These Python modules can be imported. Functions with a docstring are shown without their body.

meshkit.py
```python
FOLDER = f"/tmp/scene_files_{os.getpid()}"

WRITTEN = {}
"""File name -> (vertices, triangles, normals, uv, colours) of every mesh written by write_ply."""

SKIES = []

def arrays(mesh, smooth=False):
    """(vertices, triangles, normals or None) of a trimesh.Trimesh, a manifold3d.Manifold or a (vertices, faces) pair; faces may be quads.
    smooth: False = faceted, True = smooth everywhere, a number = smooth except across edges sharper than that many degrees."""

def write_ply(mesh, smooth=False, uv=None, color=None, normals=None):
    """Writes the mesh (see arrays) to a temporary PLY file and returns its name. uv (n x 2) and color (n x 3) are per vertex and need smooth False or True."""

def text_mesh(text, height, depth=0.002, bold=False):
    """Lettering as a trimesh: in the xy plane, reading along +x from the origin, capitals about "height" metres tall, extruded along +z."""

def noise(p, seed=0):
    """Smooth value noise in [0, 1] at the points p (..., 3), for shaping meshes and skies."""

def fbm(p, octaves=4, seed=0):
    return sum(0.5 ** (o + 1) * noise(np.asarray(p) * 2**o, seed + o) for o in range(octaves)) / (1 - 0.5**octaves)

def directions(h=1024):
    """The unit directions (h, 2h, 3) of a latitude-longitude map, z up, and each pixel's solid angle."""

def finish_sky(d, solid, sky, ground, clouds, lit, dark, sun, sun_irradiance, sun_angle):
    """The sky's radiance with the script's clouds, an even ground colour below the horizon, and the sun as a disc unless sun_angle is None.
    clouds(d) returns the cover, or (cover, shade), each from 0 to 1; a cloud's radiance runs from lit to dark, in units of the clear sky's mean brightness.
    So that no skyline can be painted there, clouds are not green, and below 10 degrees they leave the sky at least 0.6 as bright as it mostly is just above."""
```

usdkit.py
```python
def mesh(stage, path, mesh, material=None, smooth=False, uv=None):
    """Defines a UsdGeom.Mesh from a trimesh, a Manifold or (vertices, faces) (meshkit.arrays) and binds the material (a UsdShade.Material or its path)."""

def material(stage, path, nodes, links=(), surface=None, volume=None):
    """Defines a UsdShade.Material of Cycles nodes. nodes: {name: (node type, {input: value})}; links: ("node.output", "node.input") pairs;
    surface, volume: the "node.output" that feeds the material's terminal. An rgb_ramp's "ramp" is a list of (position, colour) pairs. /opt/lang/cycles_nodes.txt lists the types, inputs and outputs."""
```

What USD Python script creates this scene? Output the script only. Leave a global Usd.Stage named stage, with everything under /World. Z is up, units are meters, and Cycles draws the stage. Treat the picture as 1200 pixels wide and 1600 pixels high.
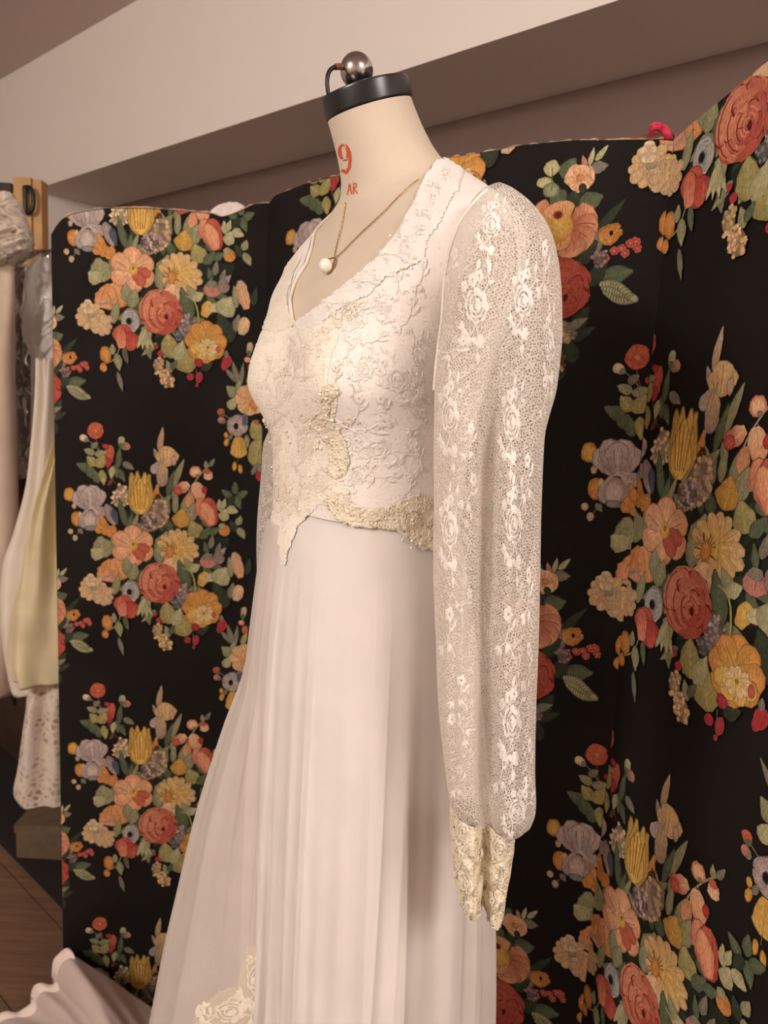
import math, random, sys
import numpy as np
import trimesh, shapely
from shapely.geometry import Polygon, Point, LineString
from shapely.ops import unary_union
from shapely import affinity
from scipy.interpolate import PchipInterpolator
from scipy.spatial import cKDTree, Delaunay
from pxr import Usd, UsdGeom, UsdLux, UsdShade, Gf, Sdf, Vt
sys.path.insert(0, '/opt/lang')
import usdkit, meshkit

random.seed(7); rng = np.random.default_rng(7)
stage = Usd.Stage.CreateInMemory()
UsdGeom.SetStageUpAxis(stage, UsdGeom.Tokens.z); UsdGeom.SetStageMetersPerUnit(stage, 1.0)
UsdGeom.Xform.Define(stage, '/World'); UsdGeom.Scope.Define(stage, '/World/Looks')
stage.SetDefaultPrim(stage.GetPrimAtPath('/World'))

# ------------------------------------------------------------------ camera
F, PITCH, ROLL, CAM_H = 1150.0, math.radians(8.8), 0.052, 1.25     # focal length in pixels of the 1200 x 1600 frame
EXPOSURE = 0.38
FW = np.array([0, math.cos(PITCH), -math.sin(PITCH)]); _U = np.array([0, math.sin(PITCH), math.cos(PITCH)]); _R = np.array([1.0, 0, 0])
UP = math.cos(ROLL) * _U - math.sin(ROLL) * _R
RT = math.cos(ROLL) * _R + math.sin(ROLL) * _U
EYE = np.array([0, 0, CAM_H]); FZ = -0.19                      # the floor lies this far below the zero level
cam = UsdGeom.Camera.Define(stage, '/World/camera')
_m = np.eye(4); _m[0, :3] = RT; _m[1, :3] = UP; _m[2, :3] = -FW; _m[3, :3] = EYE
cam.AddTransformOp().Set(Gf.Matrix4d(*_m.ravel().tolist()))
cam.CreateHorizontalApertureAttr(36.0); cam.CreateVerticalApertureAttr(48.0)
cam.CreateFocalLengthAttr(36.0 * F / 1200); cam.CreateClippingRangeAttr(Gf.Vec2f(0.02, 50))
cam.CreateExposureAttr(EXPOSURE); cam.CreateFStopAttr(11.0); cam.CreateFocusDistanceAttr(0.74)

def proj(p):
    d = np.asarray(p, float) - EYE; z = d @ FW
    return np.stack([600 + F * (d @ RT) / z, 800 - F * (d @ UP) / z], -1)
def ray(x, y): return FW + (x - 600) / F * RT - (y - 800) / F * UP
def aty(x, y, Y): d = ray(x, y); return EYE + d * Y / d[1]
def atz(x, y, z): d = ray(x, y); return EYE + d * (z - CAM_H) / d[2]

# ------------------------------------------------------------------ lights: the room's warm ceiling lamps
def lamp(name, pos, power, radius, color=(1.0, 0.98, 0.935)):
    l = UsdLux.SphereLight.Define(stage, '/World/' + name)
    l.AddTranslateOp().Set(Gf.Vec3d(*pos)); l.CreateRadiusAttr(radius); l.CreateIntensityAttr(power); l.CreateColorAttr(Gf.Vec3f(*color)); l.CreateNormalizeAttr(True)
    return l
lamp('ceiling_bulb_left', (-1.75, -0.85, 2.15), 24.0, 0.20)
lamp('ceiling_bulb_right', (1.15, -0.85, 2.15), 17.0, 0.30)

# ------------------------------------------------------------------ helpers
def lin(r, g, b):
    c = np.array([r, g, b], float) / 255
    return tuple(np.where(c <= 0.04045, c / 12.92, ((c + 0.055) / 1.055) ** 2.4))
USED = {}
def numbered(path):
    n = USED.get(path, -1) + 1; USED[path] = n
    return path if n == 0 else f'{path}_{n:03d}'
def setdata(p, label=None, cat=None, group=None, kind=None):
    for k, v in (('label', label), ('category', cat), ('group', group), ('kind', kind)):
        if v: p.SetCustomDataByKey(k, v)
def thing(name, label, cat, group=None):
    x = UsdGeom.Xform.Define(stage, numbered('/World/' + name)); setdata(x.GetPrim(), label, cat, group)
    return x.GetPrim()
def colors(m, col):
    UsdGeom.PrimvarsAPI(m).CreatePrimvar('paint', Sdf.ValueTypeNames.Color3fArray, 'vertex').Set(Vt.Vec3fArray.FromNumpy(np.asarray(col, np.float32)))
def obj(name, mesh, mat, parent=None, smooth=40, label=None, cat=None, group=None, kind=None, col=None):
    base = parent.GetPath().pathString if parent is not None else '/World'
    m = usdkit.mesh(stage, numbered(base + '/' + name), mesh, M[mat], smooth=False if col is not None else smooth)
    if col is not None: colors(m, col)
    m.CreateDoubleSidedAttr(True)
    setdata(m.GetPrim(), label, cat, group, kind)
    return m.GetPrim()
def box(lo, hi):
    lo, hi = np.array(lo, float), np.array(hi, float)
    b = trimesh.creation.box(hi - lo); b.apply_translation((lo + hi) / 2); return b
def grid(P, close_u=False, close_v=False):
    """P[n, m, 3] -> mesh."""
    n, m = P.shape[:2]
    i, j = np.meshgrid(np.arange(n - (not close_v)), np.arange(m - (not close_u)), indexing='ij')
    a = i * m + j; b = i * m + (j + 1) % m; c = ((i + 1) % n) * m + (j + 1) % m; d = ((i + 1) % n) * m + j
    q = np.stack([a, b, c, d], -1).reshape(-1, 4)
    return trimesh.Trimesh(P.reshape(-1, 3), np.vstack([q[:, [0, 1, 2]], q[:, [0, 2, 3]]]), process=False)
def tube(pts, r, sides=8, cap=True):
    p = np.asarray(pts, float); t = np.gradient(p, axis=0); t /= np.linalg.norm(t, axis=1, keepdims=True)
    a = np.cross(t, [0, 0, 1.0]); bad = np.linalg.norm(a, axis=1) < 1e-3; a[bad] = np.cross(t[bad], [1.0, 0, 0]); a /= np.linalg.norm(a, axis=1, keepdims=True); b = np.cross(t, a)
    for k in range(1, len(p)):                                                  # keep the frame from flipping
        if a[k] @ a[k - 1] < 0: a[k] *= -1; b[k] *= -1
    g = np.arange(sides) * 2 * math.pi / sides; r = np.broadcast_to(r, (len(p),))
    P = p[:, None] + r[:, None, None] * (np.cos(g)[None, :, None] * a[:, None] + np.sin(g)[None, :, None] * b[:, None])
    m = grid(P, close_u=True); v = np.vstack([m.vertices, p[0], p[-1]]); n, k = len(p), sides
    f = [m.faces] + [[[ (j + 1) % k, j, n * k] for j in range(k)], [[(n - 1) * k + j, (n - 1) * k + (j + 1) % k, n * k + 1] for j in range(k)]]
    return trimesh.Trimesh(v, np.vstack(f), process=False)
def cat(ms): return trimesh.util.concatenate(ms)
def spline(pts, n):
    p = np.asarray(pts, float); t = np.r_[0, np.cumsum(np.linalg.norm(np.diff(p, axis=0), axis=1))]
    from scipy.interpolate import CubicSpline
    return CubicSpline(t, p)(np.linspace(0, t[-1], n)) if len(p) > 2 else p[0] + np.linspace(0, 1, n)[:, None] * (p[1] - p[0])

# ------------------------------------------------------------------ materials
M = {}
def mat(name, nodes, links=(), surface='p.BSDF'):
    M[name] = usdkit.material(stage, '/World/Looks/' + name, nodes, links, surface=surface); return M[name]
def plain(name, color, rough=0.6, metal=0.0, bump=0.0, scale=200.0, spec=0.3, var=0.0, **kw):
    nodes = {'tc': ('geometry', {}), 'n': ('noise_texture', {'scale': scale, 'detail': 4.0}), 'p': ('principled_bsdf', {'base_color': color, 'roughness': rough, 'metallic': metal, 'specular_ior_level': spec, **kw})}
    links = [('tc.position', 'n.vector')]
    if bump:
        nodes['b'] = ('bump', {'strength': bump, 'distance': 0.002}); links += [('n.fac', 'b.height'), ('b.normal', 'p.normal')]
    if var:
        nodes['r'] = ('rgb_ramp', {'ramp': [(0.3, tuple(c * (1 - var) for c in color)), (0.7, tuple(min(1, c * (1 + var)) for c in color))]})
        links += [('n.fac', 'r.fac'), ('r.color', 'p.base_color')]
    return mat(name, nodes, links)
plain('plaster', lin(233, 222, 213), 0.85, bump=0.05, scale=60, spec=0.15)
plain('alcove_shade', lin(122, 100, 92), 0.85, bump=0.05, scale=60, spec=0.15)  # wall colour darkened to hold the shade under the bulkhead
plain('ceiling_paint', lin(205, 186, 178), 0.85, bump=0.05, scale=60, spec=0.15)
plain('linen', lin(207, 191, 172), 0.85, bump=0.12, scale=1500, spec=0.15, var=0.02)
plain('black_plastic', (0.008, 0.008, 0.009), 0.28, spec=0.5)
plain('steel', (0.42, 0.40, 0.38), 0.16, 1.0)
plain('black_metal', (0.03, 0.028, 0.026), 0.35, 0.6)
plain('brown_leather', lin(120, 70, 45), 0.5)
plain('stencil_ink', lin(205, 84, 50), 0.8, var=0.12, scale=900)
plain('gold', lin(190, 150, 95), 0.35, 0.9)
plain('pearl', lin(240, 228, 215), 0.12, spec=0.7, coat_weight=0.6)
plain('bead', lin(240, 228, 205), 0.15, spec=0.7, coat_weight=0.5)
plain('rim_thread', lin(196, 160, 130), 0.9, var=0.3, scale=300)
plain('pine', lin(190, 145, 96), 0.6, var=0.15, scale=14, bump=0.1)
plain('dark_wood', lin(58, 42, 32), 0.6, var=0.3, scale=18)
plain('crate_wood', lin(110, 92, 72), 0.7, var=0.2, scale=25)
plain('frame_wood', lin(120, 70, 40), 0.6, var=0.2, scale=30)
plain('dark_strip', lin(40, 35, 33), 0.95, bump=0.3, scale=500)
plain('ribbon_pink', lin(200, 50, 80), 0.5)
plain('stand_metal', (0.3, 0.3, 0.3), 0.3, 0.9)
plain('satin_white', lin(240, 230, 221), 0.4, var=0.03, scale=5)
plain('board_back', lin(60, 45, 38), 0.9)

def fabric(name, color, rough=0.9, weave=900.0, bump=0.25, trans=0.0, alpha=1.0, var=0.03, vscale=18.0):
    """cloth with a fine weave; trans mixes in light coming through, alpha < 1 lets what lies behind show between the threads."""
    nodes = {'g': ('geometry', {}), 'n': ('noise_texture', {'scale': weave, 'detail': 3.0}), 'n2': ('noise_texture', {'scale': vscale, 'detail': 3.0}),
             'r': ('rgb_ramp', {'ramp': [(0.3, tuple(c * (1 - var) for c in color)), (0.7, tuple(min(1, c * (1 + var)) for c in color))]}),
             'b': ('bump', {'strength': bump, 'distance': 0.001}),
             'p': ('principled_bsdf', {'roughness': rough, 'specular_ior_level': 0.15, 'sheen_weight': 0.15}),
             't': ('translucent_bsdf', {}), 'mx': ('mix_closure', {'fac': trans})}
    links = [('g.position', 'n.vector'), ('g.position', 'n2.vector'), ('n2.fac', 'r.fac'), ('r.color', 'p.base_color'), ('r.color', 't.color'), ('n.fac', 'b.height'), ('b.normal', 'p.normal'), ('b.normal', 't.normal'), ('p.BSDF', 'mx.closure1'), ('t.BSDF', 'mx.closure2')]
    out = 'mx.closure'
    if alpha < 1:
        nodes['tr'] = ('transparent_bsdf', {}); nodes['fn'] = ('noise_texture', {'scale': 1400.0, 'detail': 2.0}); nodes['fr'] = ('map_range', {'from_min': 0.3, 'from_max': 0.7, 'to_min': max(0, alpha - 0.15), 'to_max': min(1, alpha + 0.15), 'clamp': True})
        nodes['mo'] = ('mix_closure', {})
        links += [('g.position', 'fn.vector'), ('fn.fac', 'fr.value'), ('fr.result', 'mo.fac'), ('tr.BSDF', 'mo.closure1'), ('mx.closure', 'mo.closure2')]; out = 'mo.closure'
    return mat(name, nodes, links, out)
fabric('chiffon', lin(234, 226, 220), trans=0.15, bump=0.1)
fabric('chiffon_sheer', lin(232, 222, 214), trans=0.3, alpha=0.74, bump=0.1)
fabric('bodice_satin', lin(232, 224, 218), rough=0.7, bump=0.15)
fabric('lace_white', lin(244, 237, 229), bump=0.9, weave=1300)
fabric('lace_cream', lin(240, 229, 211), bump=0.9, weave=1300, var=0.05, vscale=60)
fabric('lace_gold', lin(238, 226, 202), bump=0.9, weave=1300, var=0.06, vscale=60)
fabric('lace_open', lin(236, 224, 200), bump=0.9, weave=1300, alpha=0.62)
def lace_mat(name, hi, lo, scale, bump=0.9):
    mat(name, {'g': ('texture_coordinate', {}), 'v': ('voronoi_texture', {'feature': 'distance_to_edge', 'scale': scale, 'randomness': 0.9}), 'n': ('noise_texture', {'scale': scale * .45, 'detail': 3.0}), 'w': ('noise_texture', {'scale': 1300.0, 'detail': 2.0}),
        'mr': ('map_range', {'from_min': 0.05, 'from_max': 0.35, 'to_min': 0.0, 'to_max': 1.0, 'clamp': True}), 'm2': ('map_range', {'from_min': 0.42, 'from_max': 0.60, 'to_min': 0.1, 'to_max': 1.0, 'clamp': True}), 'mu': ('math', {'math_type': 'multiply'}),
        'r': ('rgb_ramp', {'ramp': [(0.0, hi), (1.0, lo)]}), 'ad': ('math', {'math_type': 'multiply_add', 'value2': -1.6}), 'b': ('bump', {'strength': bump, 'distance': 0.0012}), 'p': ('principled_bsdf', {'roughness': 0.9, 'specular_ior_level': 0.12})},
        [('g.object', 'v.vector'), ('g.object', 'n.vector'), ('g.object', 'w.vector'), ('v.distance', 'mr.value'), ('n.fac', 'm2.value'), ('mr.result', 'mu.value1'), ('m2.result', 'mu.value2'), ('mu.value', 'r.fac'), ('r.color', 'p.base_color'), ('mu.value', 'ad.value1'), ('w.fac', 'ad.value3'), ('ad.value', 'b.height'), ('b.normal', 'p.normal')])
lace_mat('cuff_lace', lin(240, 228, 203), lin(192, 168, 126), 230.0)
lace_mat('lace_border', lin(242, 231, 209), lin(216, 198, 162), 260.0, 0.8)
lace_mat('bodice_lace', lin(236, 229, 222), lin(229, 221, 213), 170.0, 0.26)
lace_mat('old_lace', lin(226, 210, 194), lin(150, 130, 114), 55.0, 0.8)
lace_mat('lace_panel', lin(242, 234, 219), lin(232, 222, 203), 240.0, 0.55)
fabric('old_tulle', lin(206, 184, 164), bump=0.2, var=0.05)
fabric('yellow_tulle', lin(240, 226, 188), trans=0.3, bump=0.2, var=0.10, vscale=12)
fabric('pale_tulle', lin(240, 229, 213), trans=0.2, bump=0.2)
fabric('train_chiffon', lin(226, 208, 200), trans=0.2, alpha=0.93, bump=0.1)
fabric('dark_gap_cloth', lin(84, 62, 58), bump=0.3)
fabric('white_cloth', lin(230, 214, 205), bump=0.2)
# the black furnishing fabric of the screen, and the flowers printed on it (their colours are a mesh attribute)
mat('screen_black', {'g': ('texture_coordinate', {}), 'n': ('noise_texture', {'scale': 700.0, 'detail': 3.0}), 'n2': ('noise_texture', {'scale': 6.0, 'detail': 4.0}),
    'r': ('rgb_ramp', {'ramp': [(0.3, lin(21, 17, 15)), (0.7, lin(29, 24, 21))]}), 'b': ('bump', {'strength': 0.5, 'distance': 0.001}), 'p': ('principled_bsdf', {'roughness': 0.85, 'specular_ior_level': 0.2})},
    [('g.object', 'n.vector'), ('g.object', 'n2.vector'), ('n2.fac', 'r.fac'), ('r.color', 'p.base_color'), ('n.fac', 'b.height'), ('b.normal', 'p.normal')])
mat('printed_flowers', {'g': ('texture_coordinate', {}), 'a': ('attribute', {'attribute': 'paint'}), 'mp': ('mapping', {'scale': (900.0, 900.0, 160.0)}), 'n': ('noise_texture', {'scale': 1.0, 'detail': 3.0}),
    'mr': ('map_range', {'from_min': 0.3, 'from_max': 0.7, 'to_min': 0.62, 'to_max': 1.22}), 'mu': ('mix', {'mix_type': 'multiply', 'fac': 1.0}), 'b': ('bump', {'strength': 0.4, 'distance': 0.001}), 'p': ('principled_bsdf', {'roughness': 0.85, 'specular_ior_level': 0.15})},
    [('g.object', 'mp.vector'), ('mp.vector', 'n.vector'), ('n.fac', 'mr.value'), ('a.color', 'mu.color1'), ('mr.result', 'mu.color2'), ('mu.color', 'p.base_color'), ('n.fac', 'b.height'), ('b.normal', 'p.normal')])
# machine net: small six-sided holes between the threads
mat('net', {'g': ('texture_coordinate', {}), 'v': ('voronoi_texture', {'feature': 'distance_to_edge', 'scale': 430.0, 'randomness': 0.65}), 'mp': ('mapping', {'rotation': (.5, .4, .6)}), 'mr': ('map_range', {'from_min': 0.06, 'from_max': 0.22, 'to_min': 0.90, 'to_max': 0.14, 'clamp': True}),
    'd': ('diffuse_bsdf', {'color': lin(238, 229, 219)}), 't': ('translucent_bsdf', {'color': lin(238, 229, 219)}), 'm1': ('mix_closure', {'fac': 0.3}), 'tr': ('transparent_bsdf', {}), 'm2': ('mix_closure', {})},
    [('g.object', 'mp.vector'), ('mp.vector', 'v.vector'), ('v.distance', 'mr.value'), ('d.BSDF', 'm1.closure1'), ('t.BSDF', 'm1.closure2'), ('tr.BSDF', 'm2.closure1'), ('m1.closure', 'm2.closure2'), ('mr.result', 'm2.fac')], 'm2.closure')
mat('plastic_film', {'f': ('fresnel', {'IOR': 1.45}), 'g': ('geometry', {}), 'n': ('noise_texture', {'scale': 14.0, 'detail': 3.0}), 'b': ('bump', {'strength': 0.8, 'distance': 0.02}), 'mm': ('math', {'math_type': 'multiply_add', 'value2': 0.9, 'value3': 0.06}), 'gl': ('glossy_bsdf', {'color': (0.9, 0.9, 0.9), 'roughness': 0.12}), 'tr': ('transparent_bsdf', {'color': (0.97, 0.97, 0.96)}), 'm': ('mix_closure', {})},
    [('g.position', 'n.vector'), ('n.fac', 'b.height'), ('b.normal', 'gl.normal'), ('b.normal', 'f.normal'), ('f.fac', 'mm.value1'), ('mm.value', 'm.fac'), ('tr.BSDF', 'm.closure1'), ('gl.BSDF', 'm.closure2')], 'm.closure')
mat('floor_wood', {'g': ('texture_coordinate', {}), 'mp': ('mapping', {'rotation': (0, 0, 0.713), 'scale': (3.0, 60.0, 3.0)}), 'n': ('noise_texture', {'scale': 1.0, 'detail': 5.0}), 'oi': ('object_info', {}),
    'r': ('rgb_ramp', {'ramp': [(0.25, lin(98, 73, 57)), (0.75, lin(132, 101, 80))]}), 'p': ('principled_bsdf', {'roughness': 0.5, 'specular_ior_level': 0.3})},
    [('g.object', 'mp.vector'), ('mp.vector', 'n.vector'), ('n.fac', 'r.fac'), ('r.color', 'p.base_color')])

# ------------------------------------------------------------------ the room: u runs along the wall to the right, n away from the camera into it
UW, NW = np.array([0.757, -0.654, 0]), np.array([0.654, 0.757, 0])
def un_box(u0, u1, n0, n1, z0, z1):
    b = box((u0, n0, z0), (u1, n1, z1)); v = b.vertices
    return trimesh.Trimesh(v[:, :1] * UW + v[:, 1:2] * NW + v[:, 2:] * [0, 0, 1], b.faces, process=False)
def struct(name, mesh, m, label, parent=None):
    return obj(name, mesh, m, parent, smooth=False, label=label, kind=None if parent is not None else 'structure')
N_FRONT, N_BACK, Z_SOF, Z_CEIL, U_ALC, U_L, U_R, N_REAR = 1.328, 1.632, 1.97, 2.425, -3.02, -4.2, 2.3, -2.6
fl = struct('floor', un_box(U_L, U_R, N_REAR, N_BACK + .1, FZ - 0.08, FZ - 0.012), 'floor_wood', 'brown wooden plank floor')
k = 0
for n0 in np.arange(-0.19, 1.25, 0.2):
    for (ua, ub) in ((-3.4, -.60 + 0.3 * (k % 2)), (-.60 + 0.3 * (k % 2), 0.9)):
        obj('plank', un_box(ua + .0015, ub - .0015, n0 + .0015, n0 + .1985, FZ - 0.012, FZ), 'floor_wood', fl, smooth=False)
    k += 1
struct('ceiling', un_box(U_L, U_R, N_REAR, N_FRONT, Z_CEIL, Z_CEIL + .1), 'ceiling_paint', 'pinkish white plaster ceiling')
struct('wall_back', cat([un_box(U_ALC, U_R, N_FRONT, N_BACK, Z_SOF, Z_CEIL + .1), un_box(U_L, U_ALC, N_FRONT, N_BACK + .1, FZ - .05, Z_CEIL + .1)]), 'plaster', 'smooth off-white plaster wall with overhanging bulkhead')
struct('wall_alcove', un_box(U_ALC, U_R, N_BACK, N_BACK + .1, FZ - .05, Z_SOF + .05), 'alcove_shade', 'recessed wall behind the screen, bulkhead shade put into its mauve-brown colour')
struct('wall_left', un_box(U_L - .1, U_L, N_REAR, N_BACK + .1, FZ - .05, Z_CEIL + .1), 'plaster', 'off-white side wall')
struct('wall_right', un_box(U_R, U_R + .1, N_REAR, N_BACK + .1, FZ - .05, Z_CEIL + .1), 'plaster', 'off-white side wall')
struct('wall_rear', un_box(U_L, U_R, N_REAR - .1, N_REAR, FZ - .05, Z_CEIL + .1), 'plaster', 'off-white wall behind the viewer')

# ------------------------------------------------------------------ flower prints: drawn as small coloured pieces in the fabric's own pixels (1 px = 1.33 mm, y down)
class Print:
    def __init__(s): s.v, s.f, s.c, s.l, s.n, s.layer = [], [], [], [], 0, 0
    def add(s, v, f, c):
        v = np.asarray(v, float); s.v.append(v); s.f.append(np.asarray(f, int) + s.n); s.c.append(np.broadcast_to(np.asarray(c, float), (len(v), 3))); s.l.append(np.full(len(v), s.layer)); s.n += len(v); s.layer += 1
    def get(s): return np.vstack(s.v), np.vstack(s.f), np.vstack(s.c), np.concatenate(s.l)
PR = random.Random(3)
C = dict(coral=(214, 92, 66), red=(196, 52, 56), rose=(206, 74, 62), roseL=(240, 142, 104), roseD=(130, 30, 32), peach=(240, 158, 108), peachL=(250, 190, 140), peachD=(206, 96, 76), orange=(226, 142, 62), mustard=(222, 164, 62), yellow=(236, 182, 76), yellowD=(176, 110, 34), buff=(228, 182, 120), cream=(236, 206, 158), beige=(206, 168, 128), lilac=(172, 150, 150), lilacL=(200, 178, 168), mauve=(158, 128, 122), blue=(86, 92, 112), blueg=(140, 142, 140), bluegL=(178, 174, 168), sage=(158, 158, 112), sageL=(190, 186, 132), green=(96, 112, 80), greenD=(54, 68, 52), olive=(176, 164, 92), grey=(134, 130, 112), pink=(212, 130, 112), black=(26, 20, 18), brown=(120, 72, 44), berry=(190, 44, 62))
def _soft(v):
    v = np.array(v, float); g = v @ [.35, .45, .20]; return (v * .78 + g * .22 + (6, 2, -2)) * .93
C = {k: np.array(lin(*np.clip(_soft(v), 8, 250))) for k, v in C.items()}
def cc(c): return C[c] if isinstance(c, str) else np.asarray(c, float)
def rot(v, deg):
    a = math.radians(deg); v = np.asarray(v, float); return np.stack([v[:, 0] * math.cos(a) - v[:, 1] * math.sin(a), v[:, 0] * math.sin(a) + v[:, 1] * math.cos(a)], 1)
def blob(P, x, y, w, h, ang=0, col='red', edge=None, wob=0.07, n=16):
    c0 = cc(col); c1 = cc(edge) if edge is not None else c0 * 0.62
    t = np.arange(n) * 2 * math.pi / n; k = 1 + wob * np.array([PR.uniform(-1, 1) for _ in range(n)])
    rim = np.stack([np.cos(t) * w / 2 * k, np.sin(t) * h / 2 * k], 1); mid = rim * 0.62
    v = np.vstack([[[0, 0]], mid, rim]); f = []
    for i in range(n):
        j = (i + 1) % n; f += [[0, 1 + i, 1 + j], [1 + i, 1 + n + i, 1 + n + j], [1 + i, 1 + n + j, 1 + j]]
    col_ = np.vstack([[c0 * 1.1], [c0 * PR.uniform(.82, 1.12) for _ in range(n)], [c1 * PR.uniform(.8, 1.15) for _ in range(n)]])
    P.add(rot(v, ang) + [x, y], f, col_)
def petal(P, x, y, L, W, ang, cin, cout, outline=True, bulge=0.6, notch=0.0, vein=0, sharp=False):
    """from its base (x, y) a petal of length L and width W, pointing ang degrees clockwise from up; bulge > 1 puts its width near the tip."""
    cin, cout = cc(cin), cc(cout); n = 9; t = np.linspace(0, 1, n)
    if sharp: wd = np.sin(math.pi * t ** bulge) ** 0.85
    else: wd = np.clip(t, .03, 1) ** (.42 * bulge + .05) * np.sqrt(np.clip(1 - t ** (3.2 * bulge + 1.2), 0, 1)); wd = wd / wd.max()
    wd = wd * W / 2; wd[0] = max(wd[0], W * 0.08); wd[-1] = W * (0.04 if sharp else 0.16)
    wig = np.array([PR.uniform(-.05, .05) for _ in range(2 * n)]) * W
    mk = lambda s_, e: np.vstack([np.stack([-wd * s_ - e + wig[:n], -t * L], 1), np.stack([wd * 0 + wig[:n] * .3, -t * L * 1.0], 1), np.stack([wd * s_ + e + wig[n:], -t * L], 1)])
    f = []
    for k in range(2):
        for i in range(n - 1):
            a = k * n + i; f += [[a, a + 1, a + n + 1], [a, a + n + 1, a + n]]
    if outline:
        P.add(rot(mk(1.0, max(0.35, W * 0.03)) * [1, 1.025], ang) + [x, y], f, cout * 0.42)
    g = cin[None] * (1 - t[:, None]) + cout[None] * t[:, None]; j = lambda a, b: np.array([PR.uniform(a, b) for _ in range(n)])[:, None]
    P.add(rot(mk(1.0, 0), ang) + [x, y], f, np.vstack([g * j(.72, .95), g * j(.95, 1.15), g * j(.82, 1.05)]))
    for k in range(vein):                                                       # brush strokes along the petal
        o = ((k + 1) / (vein + 1) - 0.5) * 1.5 + PR.uniform(-.15, .15); a0, a1 = PR.uniform(.05, .3), PR.uniform(.65, .95); tq = np.linspace(a0, a1, n)
        s_ = np.stack([o * np.interp(tq, t, wd), -tq * L], 1); e = max(.22, W * 0.022)
        v = np.vstack([s_ - [e, 0], s_ + [e, 0]]); ff = [[i, i + 1, i + 1 + n] for i in range(n - 1)] + [[i, i + n + 1, i + n] for i in range(n - 1)]
        P.add(rot(v, ang) + [x, y], ff, (cout if k % 2 else cin) * PR.choice([0.6, 0.72, 1.22]))
def stroke(P, pts, w, col):
    p = spline(pts, 8) if len(pts) > 2 else np.linspace(pts[0], pts[1], 5); t = np.gradient(p, axis=0); nn = np.stack([-t[:, 1], t[:, 0]], 1); nn /= np.linalg.norm(nn, axis=1, keepdims=True) + 1e-9
    v = np.vstack([p - nn * w / 2, p + nn * w / 2]); n = len(p); f = [[i, i + 1, i + n + 1] for i in range(n - 1)] + [[i, i + n + 1, i + n] for i in range(n - 1)]
    c = cc(col); P.add(v, f, np.array([c * PR.uniform(.75, 1.2) for _ in range(2 * n)]))
def leaf(P, x, y, w, h, ang=0, col='sage', vein=True):
    c = cc(col); a = math.radians(ang); bx, by = x - math.sin(a) * h / 2, y + math.cos(a) * h / 2
    petal(P, bx, by, h * 1.06, w * 1.16, ang, c * 0.8, c * 1.05, bulge=0.72, sharp=True)
    if vein:
        tip = lambda t: (bx + math.sin(a) * h * t, by - math.cos(a) * h * t)
        stroke(P, [tip(.05), tip(.9)], max(0.4, w * 0.035), c * 1.28)
        for t in (.3, .5, .68):
            for sg in (-1, 1):
                p0 = np.array(tip(t)); d = np.array([math.cos(a) * sg * w * .33, math.sin(a) * sg * w * .33]) + np.array([math.sin(a), -math.cos(a)]) * h * .12
                stroke(P, [p0, p0 + d], max(.3, w * 0.025), c * 0.7)
def radial(P, x, y, w, h, n, ang, cin, cout, cen='mustard', cr=0.22, wide=1.0, vein=1):
    for k in PR.sample(range(n), n):
        a = 2 * math.pi * k / n + PR.uniform(-.12, .12); dx, dy = math.sin(a) * w / 2, -math.cos(a) * h / 2
        v = rot([[dx, dy]], ang)[0]; L = np.hypot(*v) * PR.uniform(.88, 1.06); g = math.degrees(math.atan2(v[0], -v[1]))
        petal(P, x, y, L, wide * 2.9 * math.pi * L / n * .5, g, cin, cout, bulge=.95, vein=vein)
    if cen is not None: blob(P, x, y, w * cr, h * cr, ang, cen, cc(cen) * .5)
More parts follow.
